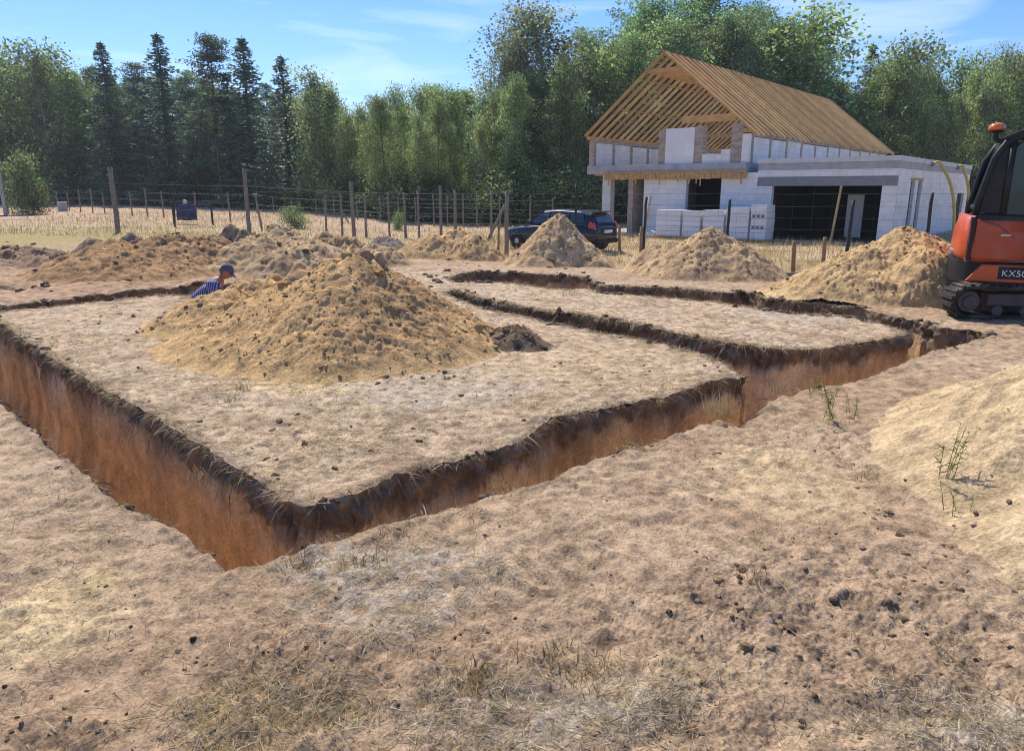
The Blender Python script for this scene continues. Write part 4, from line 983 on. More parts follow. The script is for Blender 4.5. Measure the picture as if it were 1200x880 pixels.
# blue sheet on a rail
x, y = g(228, 263)
t = thing('rail_frame', 'low dark rail frame that carries the blue sheet', 'rail', (x, y, gz(x, y)))
s_ = y / F
for uu, nm in ((-23, 'upright'), (21, 'upright')): MB().box(uu * s_ - .04, uu * s_ + .04, -.04, .04, -.1, 1.02).build(nm, M_POSTD, t)
MB().box(-24 * s_, 22 * s_, -.03, .03, .95, 1.02).build('top_rail', simple('blue_grey_rail', (.06, .08, .16), .6), t)
M_TARP = simple('blue_tarp', (.04, .048, .10), .55, var=.35, scale=3)
nx_, nz_ = 22, 16; V = []; 
for j in range(nz_):
    for i in range(nx_):
        fx = i / (nx_ - 1); fz = j / (nz_ - 1)
        V.append((-19 * s_ + fx * 23 * s_, -.07 + .05 * math.sin(fx * 17 + 2 * fz) * (1 - fz) + .02 * math.sin(fz * 14 + fx * 5), .2 + .02 * math.sin(fx * 9) + fz * .78))
q = np.arange(nx_ * nz_).reshape(nz_, nx_)
me = np_mesh('tarp', V, None, np.stack([q[:-1, :-1], q[:-1, 1:], q[1:, 1:], q[1:, :-1]], -1).reshape(-1, 4))
o = np_obj('tarp', me, M_TARP); o.location = t.location; sm = o.modifiers.new('Solid', 'SOLIDIFY'); sm.thickness = .012
tag(o, 'crumpled dark blue sheet hanging from the low rail by the fence', 'tarp')
o = MB(); bmesh.ops.create_icosphere(o.bm, subdivisions=2, radius=.11)
for v in o.bm.verts: v.co *= 1 + .25 * math.sin(v.co.x * 40) * math.cos(v.co.z * 35)
o = o.build('cloth_bundle', simple('pale_cloth', (.55, .5, .46), .9), None, smooth=True); o.location = t.location + Vector((-8 * s_, 0, 1.12)); tag(o, 'small pale cloth bundle on the rail above the blue sheet', 'cloth')
# concrete post and block at the far left
x, y = g(8, 252); o = MB().prism([(-.14, -.12), (.14, -.12), (.12, .12), (-.12, .12)], -.3, atY(4, 168, y).z - gz(x, y), 'z').build('concrete_post', M_CONC, None, .012); o.location = (x, y, gz(x, y)); tag(o, 'square grey concrete post at the left edge of the field', 'post')
x, y = g(-2, 254); t = thing('spoil_board', 'dark boards lying at the foot of the grey concrete post', 'boards', (x, y, gz(x, y)))
MB().box(-.9, .55, -.2, .1, .0, .09).build('board', M_POSTD, t, .01); MB().box(-.8, .1, -.3, -.05, .092, .3).build('crate', M_POSTD, t, .02)
x, y = g(74, 248); o = MB().box(-.33, .33, -.33, .33, -.1, .78).build('well_ring', M_CONC, None, .08, seg=4); o.location = (x, y, gz(x, y)); o.rotation_euler = (0, 0, .4); tag(o, 'grey concrete block standing in the dry field by the thin posts', 'concrete block')

# ------------------------------------------------------------------ parked car
M_PAINT = simple('dark_blue_paint', (.006, .007, .011), .25, metal=.0, var=.05, spec=.4, coat=.35)
M_GLASS = simple('car_glass', (.02, .035, .05), .06, var=.02, spec=.8)
M_RUB = simple('rubber', (.02, .02, .02), .85, var=.2)
M_ALLOY = simple('alloy', (.4, .4, .42), .35, metal=.8)
M_RED = simple('red_lamp', (.45, .02, .03), .2, spec=.6, coat=.5)
M_TRIM = simple('black_trim', (.02, .02, .022), .6)
M_PLATE = simple('plate_white', (.75, .75, .72), .5)
def car():
    cy = 27.2; d = ray(655, 260); cx = d[0] / d[1] * cy
    hd = Vector((-.80, .60))   # heading
    t = thing('parked_car', 'dark blue hatchback parked behind the steep pointed sand pile', 'car', (cx, cy, gz(cx, cy)), math.atan2(hd.y, hd.x))
    L2 = 2.05
    # stations along x: (x, half width, floor z, belt z, roof z or None, roof half width)
    st = [(-2.05, .70, .38, .80), (-1.98, .80, .26, .92), (-1.6, .85, .2, .96), (-1.0, .86, .2, .95), (0, .86, .2, .92), (.6, .86, .2, .90), (1.0, .85, .2, .88), (1.5, .82, .2, .80), (1.9, .74, .26, .70), (2.06, .60, .34, .58)]
    V = []; 
    def ring(x, w, zb, zt):
        h = zt - zb
        return [(x, -w * .9, zb), (x, -w, zb + h * .25), (x, -w * 1.01, zb + h * .55), (x, -w * .97, zb + h * .85), (x, -w * .88, zt), (x, 0, zt + .03), (x, w * .88, zt), (x, w * .97, zb + h * .85), (x, w * 1.01, zb + h * .55), (x, w, zb + h * .25), (x, w * .9, zb)]
    b = bmesh.new(); rings = [[b.verts.new(v) for v in ring(*s)] for s in st]
    for a, c in zip(rings, rings[1:]):
        for k in range(len(a)): b.faces.new((a[k], a[(k + 1) % len(a)], c[(k + 1) % len(a)], c[k]))
    b.faces.new(rings[0]); b.faces.new(list(reversed(rings[-1])))
    m = MB(); m.bm.free(); m.bm = b; body = m.build('body', M_PAINT, t, smooth=True); sb = body.modifiers.new('Sub', 'SUBSURF'); sb.levels = sb.render_levels = 2
    # greenhouse
    gh = [(-1.95, .70, .94, .97), (-1.72, .72, .94, 1.33), (-1.3, .72, .94, 1.41), (-.4, .72, .92, 1.45), (.25, .70, .92, 1.40), (.75, .70, .90, 1.08), (1.05, .70, .87, .90)]
    b = bmesh.new(); rings = []
    for x, w, zb, zt in gh:
        k = (zt - zb) / .5; wt = w * (1 - .16 * min(1, k))
        rings.append([b.verts.new(v) for v in ((x, -w - .06, zb - .03), (x, -wt, zt - .05), (x, -wt * .8, zt), (x, 0, zt + .015), (x, wt * .8, zt), (x, wt, zt - .05), (x, w + .06, zb - .03))])
    for a, c in zip(rings, rings[1:]):
        for k in range(6): b.faces.new((a[k], a[k + 1], c[k + 1], c[k]))
    b.faces.new(rings[0]); b.faces.new(list(reversed(rings[-1])))
    m = MB(); m.bm.free(); m.bm = b; m.build('cabin', M_PAINT, t, .05, smooth=False)
    # windows: quads lying just proud of the cabin faces
    def pane(name, pts, parent=t, mat=M_GLASS):
        m = MB(); n = (Vector(pts[1]) - Vector(pts[0])).cross(Vector(pts[2]) - Vector(pts[0])).normalized()
        if n.y * pts[0][1] < 0 and abs(n.y) > .3: n = -n
        A = [m.bm.verts.new(Vector(p)) for p in pts]; B = [m.bm.verts.new(Vector(p) + n * .02) for p in pts]
        m.bm.faces.new(A); m.bm.faces.new(B)
        for k in range(len(A)): m.bm.faces.new((A[k], A[(k + 1) % len(A)], B[(k + 1) % len(A)], B[k]))
        return m.build(name, mat, parent)
    for s_ in (-1, 1):
        pane('side_window', [(-1.55, s_ * .735, .99), (-.95, s_ * .74, .98), (-.95, s_ * .645, 1.33), (-1.45, s_ * .645, 1.30)])
        pane('side_window', [(-.88, s_ * .74, .98), (-.12, s_ * .745, .97), (-.12, s_ * .63, 1.36), (-.88, s_ * .64, 1.35)])
        pane('side_window', [(-.04, s_ * .745, .97), (.72, s_ * .74, .95), (.28, s_ * .62, 1.33), (-.04, s_ * .63, 1.35)])
        MB().box(.5, .68, s_ * .98 - .08, s_ * .98 + .08, .93, 1.06).build('mirror', M_TRIM, t, .03)
        MB().prism([(-2.02, .78), (-1.72, .86), (-1.78, 1.06), (-1.93, 1.0)], s_ * .70, s_ * .835).build('tail_lamp', M_RED, t, .02)
        MB().box(1.72, 1.95, s_ * .62 - .12, s_ * .62 + .12, .60, .72).build('headlight', M_ALLOY, t, .03)
        for xx in (-1.32, 1.28):
            wm = Matrix.Translation((xx, s_ * .76, .31)) @ Matrix.Rotation(PI / 2, 4, 'X')
            wh = thing_part('wheel', t)
            MB().lathe([(.18, -.1), (.29, -.1), (.315, -.07), (.315, .07), (.29, .1), (.18, .1)], 24, wm).build('tyre', M_RUB, wh, smooth=True)
            MB().lathe([(.05, -.105), (.19, -.09), (.19, .09), (.05, .105)], 10, wm).build('rim', M_ALLOY, wh)
    pane('rear_window', [(-1.955, -.55, 1.02), (-1.955, .55, 1.02), (-1.765, .5, 1.29), (-1.765, -.5, 1.29)])
    pane('windscreen', [(1.0, -.6, .96), (1.0, .6, .96), (.36, .52, 1.37), (.36, -.52, 1.37)])
    MB().box(-2.09, -2.03, -.26, .26, .66, .77).build('number_plate', M_PLATE, t)
    MB().box(-2.1, -1.9, -.72, .72, .30, .46).build('bumper', M_TRIM, t, .05)
    MB().box(-1.9, -1.68, -.5, .5, 1.36, 1.40).build('spoiler', M_PAINT, t, .015)
def thing_part(name, parent):
    o = bpy.data.objects.new(name, None); COL.objects.link(o); o.parent = parent; return o
car()
# ------------------------------------------------------------------ excavator
M_ORG = simple('orange_paint', (.58, .085, .02), .38, var=.06, spec=.4, coat=.25, dirt=(.42, .24, .13), dirt_amt=.4)
M_ORG_SHADE = simple('shaded_orange_paint', (.42, .06, .022), .42, var=.06, spec=.4, coat=.2, dirt=(.34, .2, .12), dirt_amt=.45)  # same orange as the body, darkened to paint in the cover's shade
M_BLK = simple('machine_black', (.016, .017, .019), .5, var=.2, dirt=(.12, .09, .06), dirt_amt=.25)
M_TRK = simple('track_rubber', (.028, .026, .024), .85, var=.3, bump=.4, dirt=(.28, .2, .125), dirt_amt=.65)
M_STEEL = simple('dusty_steel', (.09, .08, .075), .7, var=.3, dirt=(.24, .17, .11), dirt_amt=.5)
m_, nt_, out_ = new_mat('cab_glass'); gl = N(nt_, 'ShaderNodeBsdfPrincipled', Roughness=.04); gl.inputs['Base Color'].default_value = (.04, .09, .09, 1); gl.inputs['Specular IOR Level'].default_value = .7
tr = N(nt_, 'ShaderNodeBsdfTransparent'); tr.inputs[0].default_value = (.55, .72, .68, 1); mxs = N(nt_, 'ShaderNodeMixShader', Fac=.6); nt_.links.new(tr.outputs[0], mxs.inputs[1]); nt_.links.new(gl.outputs[0], mxs.inputs[2]); nt_.links.new(mxs.outputs[0], out_.inputs[0])
M_CABGL = m_
M_AMBER = simple('amber_lens', (.75, .16, .02), .2, spec=.5, coat=.4)
ex = thing('mini_excavator', 'orange and black tracked excavator cut by the right edge of the photo', 'excavator', (7.54, 10.8, .0), -.15)
def track(y0, y1):
    Lr, r, zc = 1.10, .225, .245
    loop = []
    for k in range(13): a = PI / 2 + PI * k / 12; loop.append((-Lr + r * math.cos(a), zc + r * math.sin(a)))
    for k in range(1, 12): loop.append((-Lr + 2 * Lr * k / 12, zc - r))
    for k in range(13): a = -PI / 2 + PI * k / 12; loop.append((Lr + r * math.cos(a), zc + r * math.sin(a)))
    for k in range(1, 12): loop.append((Lr - 2 * Lr * k / 12, zc + r - .012 * math.sin(PI * k / 12)))
    n = len(loop); t = .045
    m = MB()
    cx = lambda p, f: (p[0] * (1 - f * .0), p[1])
    inner = []
    for i, p in enumerate(loop):
        a, b = loop[i - 1], loop[(i + 1) % n]; d = Vector((b[0] - a[0], b[1] - a[1])).normalized(); inner.append((p[0] + d.y * -t, p[1] + d.x * t))
    vo = [[m.bm.verts.new((p[0], y, p[1])) for p in loop] for y in (y0, y1)]; vi = [[m.bm.verts.new((p[0], y, p[1])) for p in inner] for y in (y0, y1)]
    for i in range(n):
        j = (i + 1) % n
        m.bm.faces.new((vo[0][i], vo[0][j], vo[1][j], vo[1][i])); m.bm.faces.new((vi[0][j], vi[0][i], vi[1][i], vi[1][j]))
        m.bm.faces.new((vo[0][j], vo[0][i], vi[0][i], vi[0][j])); m.bm.faces.new((vo[1][i], vo[1][j], vi[1][j], vi[1][i]))
    # grouser bars
    per = [0]
    for i in range(n): per.append(per[-1] + math.dist(loop[i], loop[(i + 1) % n]))
    k = 0
    while k * .1 < per[-1]:
        s = k * .1; i = max(j for j in range(n) if per[j] <= s); f = (s - per[i]) / (per[i + 1] - per[i]); a, b = loop[i], loop[(i + 1) % n]
        x = a[0] + (b[0] - a[0]) * f; z = a[1] + (b[1] - a[1]) * f; d = Vector((b[0] - a[0], 0, b[1] - a[1])).normalized(); nn = Vector((d.z, 0, -d.x))
        M = Matrix((d, Vector((0, 1, 0)), nn)).transposed().to_4x4(); M.translation = Vector((x, 0, z)); m.box(-.025, .025, y0 + .01, y1 - .01, -.015, .022, M); k += 1
    tr_ = m.build('track', M_TRK, ex)
    yn = y0 if y0 < 0 else y1; sg = -1 if y0 < 0 else 1
    for xx, rr, nm in ((-Lr, .165, 'drive_sprocket'), (Lr, .165, 'idler_wheel')):
        M = Matrix.Translation((xx, (y0 + y1) / 2, zc)) @ Matrix.Rotation(PI / 2, 4, 'X')
        MB().lathe([(.05, -.19), (.08, -.19), (.09, -.15), (.14, -.14), (rr, -.08), (rr, .08), (.14, .14), (.09, .15), (.08, .19), (.05, .19)], 24, M).build(nm, M_STEEL, tr_, smooth=False)
    for k in range(5):
        M = Matrix.Translation((-.72 + .36 * k, (y0 + y1) / 2, .125)) @ Matrix.Rotation(PI / 2, 4, 'X'); MB().lathe([(.03, -.15), (.07, -.15), (.07, .15), (.03, .15)], 16, M).build('track_roller', M_STEEL, tr_)
    MB().box(-.85, .85, y0 + .09, y1 - .09, .18, .36).build('side_frame', M_STEEL, tr_, .03)
track(-.98, -.58); track(.58, .98)
MB().box(-.6, .6, -.6, .6, .3, .52).build('undercarriage', M_STEEL, ex, .04)
MB().lathe([(.42, .5), (.46, .52), (.46, .60), (.42, .62)], 28).build('slewing_ring', M_STEEL, ex)
def plan(r, x1, yl):
    p = []
    for k in range(37): a = PI / 2 + PI * k / 36; p.append((-r * abs(math.cos(a)) ** .5, yl * math.copysign(abs(math.sin(a)) ** .5, math.sin(a))))
    return p + [(x1, -yl), (x1, yl)]
MB().prism(plan(.93, .9, .93), .62, .72, 'z').build('platform', M_BLK, ex, .02)
MB().prism([p for p in plan(.985, -.55, .965)], .46, .76, 'z').build('rear_skirt', M_BLK, ex, .05)
MB().prism([(-.84, .50), (.9, .50), (.9, .74), (-.66, .74)], -.975, -.90).build('side_skirt', M_ORG, ex, .015)
MB().prism([(-.84, .50), (.9, .50), (.9, .74), (-.66, .74)], .90, .975).build('side_skirt', M_ORG, ex, .015)
cw = MB(); b_ = cw.bm; rings = []
for z, f in ((.77, .97), (.84, 1.0), (.95, 1.0), (1.15, .985), (1.3, .95), (1.37, .89), (1.39, .82)):
    rings.append([b_.verts.new((x * f, y * f, z)) for x, y in plan(.965, -.86 / f, .955)])
for a, c in zip(rings, rings[1:]):
    for k in range(len(a)): b_.faces.new((a[k], a[(k + 1) % len(a)], c[(k + 1) % len(a)], c[k]))
b_.faces.new(list(reversed(rings[0]))); b_.faces.new(rings[-1])
cwo = cw.build('counterweight', M_ORG, ex, smooth=True)
MB().tube([(-.9, -.42, .86), (-.955, -.2, .86), (-.97, 0, .86), (-.955, .2, .86), (-.9, .42, .86)], .03, 8).build('tail_rail', M_ALLOY, cwo)
MB().box(-.82, -.68, -.62, -.50, 1.385, 1.45).build('filler_cap', M_PLATE, cwo, .03)
MB().prism([(-.80, .80), (-.36, .80), (-.31, .93), (-.31, 1.10), (-.52, 1.27), (-.80, 1.36)], -.965, -.80).build('engine_cover', M_ORG_SHADE, ex, .03)
MB().prism([(-.86, .78), (-.805, .78), (-.805, 1.36), (-.86, 1.38)], -.955, -.78).build('cover_seam', M_BLK, ex)
MB().box(-.50, -.38, -.985, -.967, 1.13, 1.16).build('cover_latch', M_ALLOY, ex, .005)
# cab
prof = [(-.84, 1.22), (-.74, 1.72), (-.58, 2.16), (-.40, 2.40), (-.18, 2.51), (.9, 2.53), (1.05, 2.42), (1.18, 1.6), (1.08, .76), (-.02, .76), (.03, 1.12)]
cab = thing_part('cab', ex)
yA, yB = -.88, .12
MB().prism([(-.84, 1.20), (.05, 1.20), (.05, .76), (1.08, .76), (1.15, 1.28), (1.12, 1.36), (-.80, 1.42)], yA, yB).build('lower_panel', M_BLK, cab, .02)
fr_ = MB()
pl = [(-.82, 1.40), (-.78, 1.72), (-.70, 2.14), (-.58, 2.36), (-.36, 2.47), (.9, 2.49), (1.03, 2.38), (1.16, 1.6), (1.14, 1.34)]
for y in (yA + .035, yB - .035): fr_.tube([(x, y, z) for x, z in pl], [.045, .04, .04, .045, .045, .045, .04, .035, .035], 8); fr_.tube([(.16, y, 1.36), (.16, y, 2.48)], .04, 8); fr_.tube([(-.50, y, 1.42), (-.50, y, 2.38)], .045, 8)
for x, z in ((-.58, 2.36), (1.03, 2.38), (-.78, 1.5), (1.15, 1.42)): fr_.tube([(x, yA + .035, z), (x, yB - .035, z)], .035, 8)
fr_.build('cab_frame', M_BLK, cab, smooth=True)
MB().prism([(-.60, 2.38), (-.36, 2.49), (.92, 2.51), (1.02, 2.42), (1.0, 2.47), (.9, 2.56), (-.36, 2.545), (-.62, 2.43)], yA - .01, yB + .01).build('roof', M_BLK, cab, .012)
for y in (yA + .03, yB - .04):
    MB().prism([(-.47, 1.42), (.13, 1.40), (.13, 2.45), (-.2, 2.45), (-.40, 2.36), (-.47, 2.28)], y, y + .008).build('side_window', M_CABGL, cab)
    MB().prism([(.19, 1.40), (1.13, 1.38), (1.14, 1.6), (1.02, 2.36), (.9, 2.45), (.19, 2.45)], y, y + .008).build('door_window', M_CABGL, cab)
    MB().prism([(-.80, 1.44), (-.53, 1.43), (-.53, 2.36), (-.60, 2.30), (-.68, 2.12), (-.76, 1.72)], y, y + .008).build('quarter_window', M_BLK, cab)
MB().beam((-.80, (yA + yB) / 2, 1.45), (-.60, (yA + yB) / 2, 2.36), .008, .9, (0, 1, 0)).build('rear_window', M_CABGL, cab)
st_ = MB(); st_.box(.05, .5, -.62, -.14, 1.02, 1.2); st_.prism([(-.1, 1.15), (.1, 1.15), (.02, 1.95), (-.12, 1.95)], -.6, -.16); st_.build('seat', M_TRIM, cab, .05)
MB().tube([(.75, -.3, 1.2), (.7, -.3, 1.55)], .025, 8).build('control_lever', M_TRIM, cab)
be = thing_part('beacon', ex)
MB().tube([(-.58, -.72, 2.36), (-.68, -.67, 2.40), (-.70, -.66, 2.44), (-.70, -.66, 2.50)], .032, 8).build('stalk', M_BLK, be); MB().lathe([(.03, 2.49), (.085, 2.50), (.10, 2.52), (.05, 2.525)], 20, Matrix.Translation((-.70, -.66, 0))).build('beacon_base', M_BLK, be)
MB().lathe([(.05, 2.525), (.10, 2.535), (.105, 2.56), (.09, 2.595), (.055, 2.62), (.02, 2.63)], 24, Matrix.Translation((-.70, -.66, 0))).build('beacon_lens', M_AMBER, be, smooth=True)
# boom, arm, bucket and blade lie outside the photo but belong to the machine
MB().box(.85, 1.25, .22, .55, .62, .95).build('swing_bracket', M_STEEL, ex, .03)
MB().prism([(1.05, .8), (1.25, .75), (2.0, 2.2), (2.9, 2.95), (2.75, 3.12), (1.8, 2.45)], .28, .48).build('boom', M_ORG, ex, .02)
MB().prism([(2.72, 3.1), (2.9, 2.85), (3.55, 1.25), (3.4, 1.2)], .3, .46).build('arm', M_ORG, ex, .02)
MB().prism([(3.3, 1.25), (3.6, 1.2), (3.7, .7), (3.35, .35), (2.95, .45), (3.1, .8)], .12, .62).build('bucket', M_STEEL, ex, .02)
MB().tube([(1.35, .38, 1.0), (2.15, .38, 2.15)], .05, 10).build('boom_cylinder', M_STEEL, ex)
MB().prism([(1.55, .08), (1.62, .05), (1.66, .42), (1.6, .45)], -.98, .98).build('dozer_blade', M_ORG, ex, .01)
for y in (-.4, .4): MB().box(.5, 1.58, y - .05, y + .05, .2, .32).build('blade_arm', M_STEEL, ex)
fc = bpy.data.curves.new('letters', 'FONT'); fc.body = 'KX50'; fc.size = .12; fc.extrude = .002; fc.space_character = 1.05
ft = bpy.data.objects.new('letters', fc); COL.objects.link(ft); bpy.context.view_layer.update()
lm = bpy.data.meshes.new_from_object(ft.evaluated_get(bpy.context.evaluated_depsgraph_get())); bpy.data.objects.remove(ft)
lm.transform(Matrix.Translation((-.42, -.981, .59)) @ Matrix.Rotation(PI / 2, 4, 'X')); lm.materials.clear(); lm.materials.append(M_PLATE)
fo = link(bpy.data.objects.new('lettering', lm), ex)
MB().box(-.46, .92, -.979, -.974, .55, .72).build('decal_band', M_BLK, ex)
for o in ex.children:
    if not (o.name.startswith(('track', 'undercarriage', 'slewing', 'dozer', 'blade'))): o.rotation_euler.z = -.3   # upper part swung on its ring

# ------------------------------------------------------------------ man in the trench
M_SKIN = simple('sunburnt_skin', (.36, .15, .10), .55, var=.1)
M_JEAN = simple('dark_trousers', (.035, .04, .055), .9, var=.2)
M_CAP = simple('grey_cap', (.075, .08, .12), .85, var=.15)
M_HAIR = simple('grey_hair', (.12, .10, .09), .9)
M_BOOT = simple('work_boot', (.06, .045, .035), .8)
m_, nt_, out_ = new_mat('striped_shirt'); b1 = N(nt_, 'ShaderNodeBsdfPrincipled', Roughness=.85); tc_ = N(nt_, 'ShaderNodeTexCoord'); wv = N(nt_, 'ShaderNodeTexWave', wave_type='BANDS', bands_direction='X', Scale=9.0, Distortion=.8)
mp_ = N(nt_, 'ShaderNodeMapping'); mp_.inputs['Rotation'].default_value = (0, R(-8), 0); nt_.links.new(tc_.outputs['Object'], mp_.inputs[0]); nt_.links.new(mp_.outputs[0], wv.inputs[0])
rp = N(nt_, 'ShaderNodeValToRGB'); rp.color_ramp.elements[0].position = .55; rp.color_ramp.elements[0].color = (.035, .042, .15, 1); rp.color_ramp.elements[1].position = .8; rp.color_ramp.elements[1].color = (.30, .31, .42, 1)
nt_.links.new(wv.outputs[0], rp.inputs[0]); nt_.links.new(rp.outputs[0], b1.inputs['Base Color']); nt_.links.new(b1.outputs[0], out_.inputs[0]); M_SHIRT = m_
def skin(name, joints, edges, mat, parent, sub=2, root=0):
    me = bpy.data.meshes.new(name); me.from_pydata([j[0] for j in joints], edges, []); me.materials.append(mat)
    o = link(bpy.data.objects.new(name, me), parent)
    m = o.modifiers.new('Skin', 'SKIN'); m.use_smooth_shade = True
    for i, j in enumerate(joints):
        r = j[1]; me.skin_vertices[0].data[i].radius = r if hasattr(r, '__len__') else (r, r)
        me.skin_vertices[0].data[i].use_root = i == root
    s = o.modifiers.new('Sub', 'SUBSURF'); s.levels = s.render_levels = sub
    return o
# local frame: x = the way he leans (towards the big pile), y = away from the camera, z = 0 at the trench bottom
person = thing('person', 'man in a blue striped shirt and grey cap bending forward in the trench', 'person', (-5.2, 12.05, -1.07), .12)
hip = (-.10, 0, .93); belly = (.06, 0, 1.08); chest = (.24, 0, 1.25)
J = [(hip, (.16, .135)), (belly, (.155, .125)), (chest, (.165, .13)), ((.33, 0, 1.34), (.13, .10)), ((.40, 0, 1.40), .066), ((.44, 0, 1.44), .066)]
E_ = [(0, 1), (1, 2), (2, 3), (3, 4), (4, 5)]
def limb(start, pts):
    prev = start
    for p, r in pts: J.append((p, r)); E_.append((prev, len(J) - 1)); prev = len(J) - 1
    return prev
ends = []
for s in (-1, 1):
    limb(0, [((-.08, s * .10, .86), .10), ((.05, s * .13, .48), .068), ((-.06 + .02 * s, s * .14, .10), .048), ((.08, s * .15, .045), .045)])
    ends.append(limb(3, [((.30, s * .19, 1.31), .066), ((.31, s * .27, 1.06), .048), ((.50, s * .22, .93), .036), ((.56, s * .20, .92), (.042, .024)), ((.60, s * .195, .915), (.04, .02))]))
skin('body', J, E_, M_SKIN, person)
for s in (-1, 1):
    for k, (dy, ln) in enumerate(((-.03, .072), (-.01, .084), (.01, .08), (.03, .066))):
        b0 = Vector((.60, s * .195 + dy, .915)); skin('finger', [(tuple(b0), .010), (tuple(b0 + Vector((ln * .55, 0, -.004))), .0095), (tuple(b0 + Vector((ln * .85, 0, -.028))), .009), (tuple(b0 + Vector((ln * .95, 0, -.055))), .008)], [(0, 1), (1, 2), (2, 3)], M_SKIN, person, 1)
    b0 = Vector((.55, s * .195 - s * .035, .915)); skin('thumb', [(tuple(b0), .012), (tuple(b0 + Vector((.03, -s * .028, -.01))), .011), (tuple(b0 + Vector((.06, -s * .034, -.025))), .009)], [(0, 1), (1, 2)], M_SKIN, person, 1)
# head, bowed forward
hd = MB(); bmesh.ops.create_uvsphere(hd.bm, u_segments=28, v_segments=20, radius=1)
for v in hd.bm.verts:
    x, y, z = v.co
    jaw = max(0, -z); v.co = Vector((x * (.098 - .012 * jaw) + .012 * jaw, y * (.076 - .022 * jaw), z * .122))
    if x > .5 and abs(y) < .75:
        v.co.x += .026 * math.exp(-((y / .2) ** 2)) * math.exp(-(((z + .12) / .2) ** 2))            # nose
        v.co.x -= .010 * (math.exp(-(((abs(y) - .38) / .16) ** 2)) * math.exp(-(((z - .08) / .13) ** 2)))  # eye sockets
        v.co.x += .008 * math.exp(-((y / .3) ** 2)) * math.exp(-(((z + .52) / .1) ** 2))             # lips
HM = Matrix.Translation((.485, 0, 1.50)) @ Matrix.Rotation(R(38), 4, 'Y')
hd.bm.transform(HM); hdo = hd.build('head', M_SKIN, person, smooth=True)
for s in (-1, 1):
    e = MB(); bmesh.ops.create_uvsphere(e.bm, u_segments=10, v_segments=8, radius=.011, matrix=HM @ Matrix.Translation((.080, s * .029, .010))); e.build('eye', simple('eye', (.3, .28, .26), .3), hdo, smooth=True)
    e = MB(); bmesh.ops.create_uvsphere(e.bm, u_segments=12, v_segments=8, radius=1, matrix=HM @ Matrix.Translation((-.005, s * .077, -.005)) @ Matrix.Diagonal((.022, .011, .034, 1))); e.build('ear', M_SKIN, hdo, smooth=True)
mo = MB().box(.072, .090, -.022, .022, -.066, -.060, HM); mo.build('mouth', simple('lips', (.22, .07, .06), .6), hdo)
hr = MB(); bmesh.ops.create_uvsphere(hr.bm, u_segments=24, v_segments=14, radius=1)
for v in hr.bm.verts: v.co = Vector((v.co.x * .098 - .012, v.co.y * .081, v.co.z * .118 + .006))
bmesh.ops.delete(hr.bm, geom=[v for v in hr.bm.verts if v.co.z < -.05 or (v.co.x > .03 and v.co.z < .05)], context='VERTS'); hr.bm.transform(HM); hr.build('hair', M_HAIR, person, smooth=True)
cp = MB(); bmesh.ops.create_uvsphere(cp.bm, u_segments=28, v_segments=16, radius=1)
for v in cp.bm.verts: v.co = Vector((v.co.x * .112, v.co.y * .092, v.co.z * .125 + .018))
bmesh.ops.delete(cp.bm, geom=[v for v in cp.bm.verts if v.co.z < .030], context='VERTS'); cp.bm.transform(HM)
capo = cp.build('cap', M_CAP, person, smooth=True); sm = capo.modifiers.new('S', 'SOLIDIFY'); sm.thickness = .006
br_ = MB(); A_ = []
for k in range(13): a = -PI / 2 + PI * k / 12; A_.append((.07 + .115 * math.cos(a) * (1 if abs(a) < 1.4 else .4), .082 * math.sin(a)))
br_.prism(A_, .033, .041, 'z'); br_.bm.transform(HM @ Matrix.Rotation(R(6), 4, 'Y')); br_.build('brim', M_CAP, capo)
# clothes follow the body
JS = [((-.08, 0, .96), (.185, .16)), (belly, (.182, .15)), (chest, (.19, .15)), ((.33, 0, 1.345), (.145, .115)), ((.395, 0, 1.40), (.085, .08))]; ES = [(0, 1), (1, 2), (2, 3), (3, 4)]
for s in (-1, 1):
    i = len(JS); JS += [((.30, s * .19, 1.315), .09), ((.31, s * .255, 1.12), .074)]; ES += [(3, i), (i, i + 1)]
skin('shirt', JS, ES, M_SHIRT, person)
JT = [((-.10, 0, .94), (.175, .15))]; ET = []
for s in (-1, 1):
    i = len(JT); JT += [((-.08, s * .10, .86), .118), ((.05, s * .13, .48), .084), ((-.05, s * .14, .14), .068)]; ET += [(0, i), (i, i + 1), (i + 1, i + 2)]
skin('trousers', JT, ET, M_JEAN, person)
for s in (-1, 1): skin('boot', [((-.09, s * .15, .06), .055), ((-.03, s * .15, .05), .055), ((.12, s * .15, .04), .042)], [(0, 1), (1, 2)], M_BOOT, person, 2)
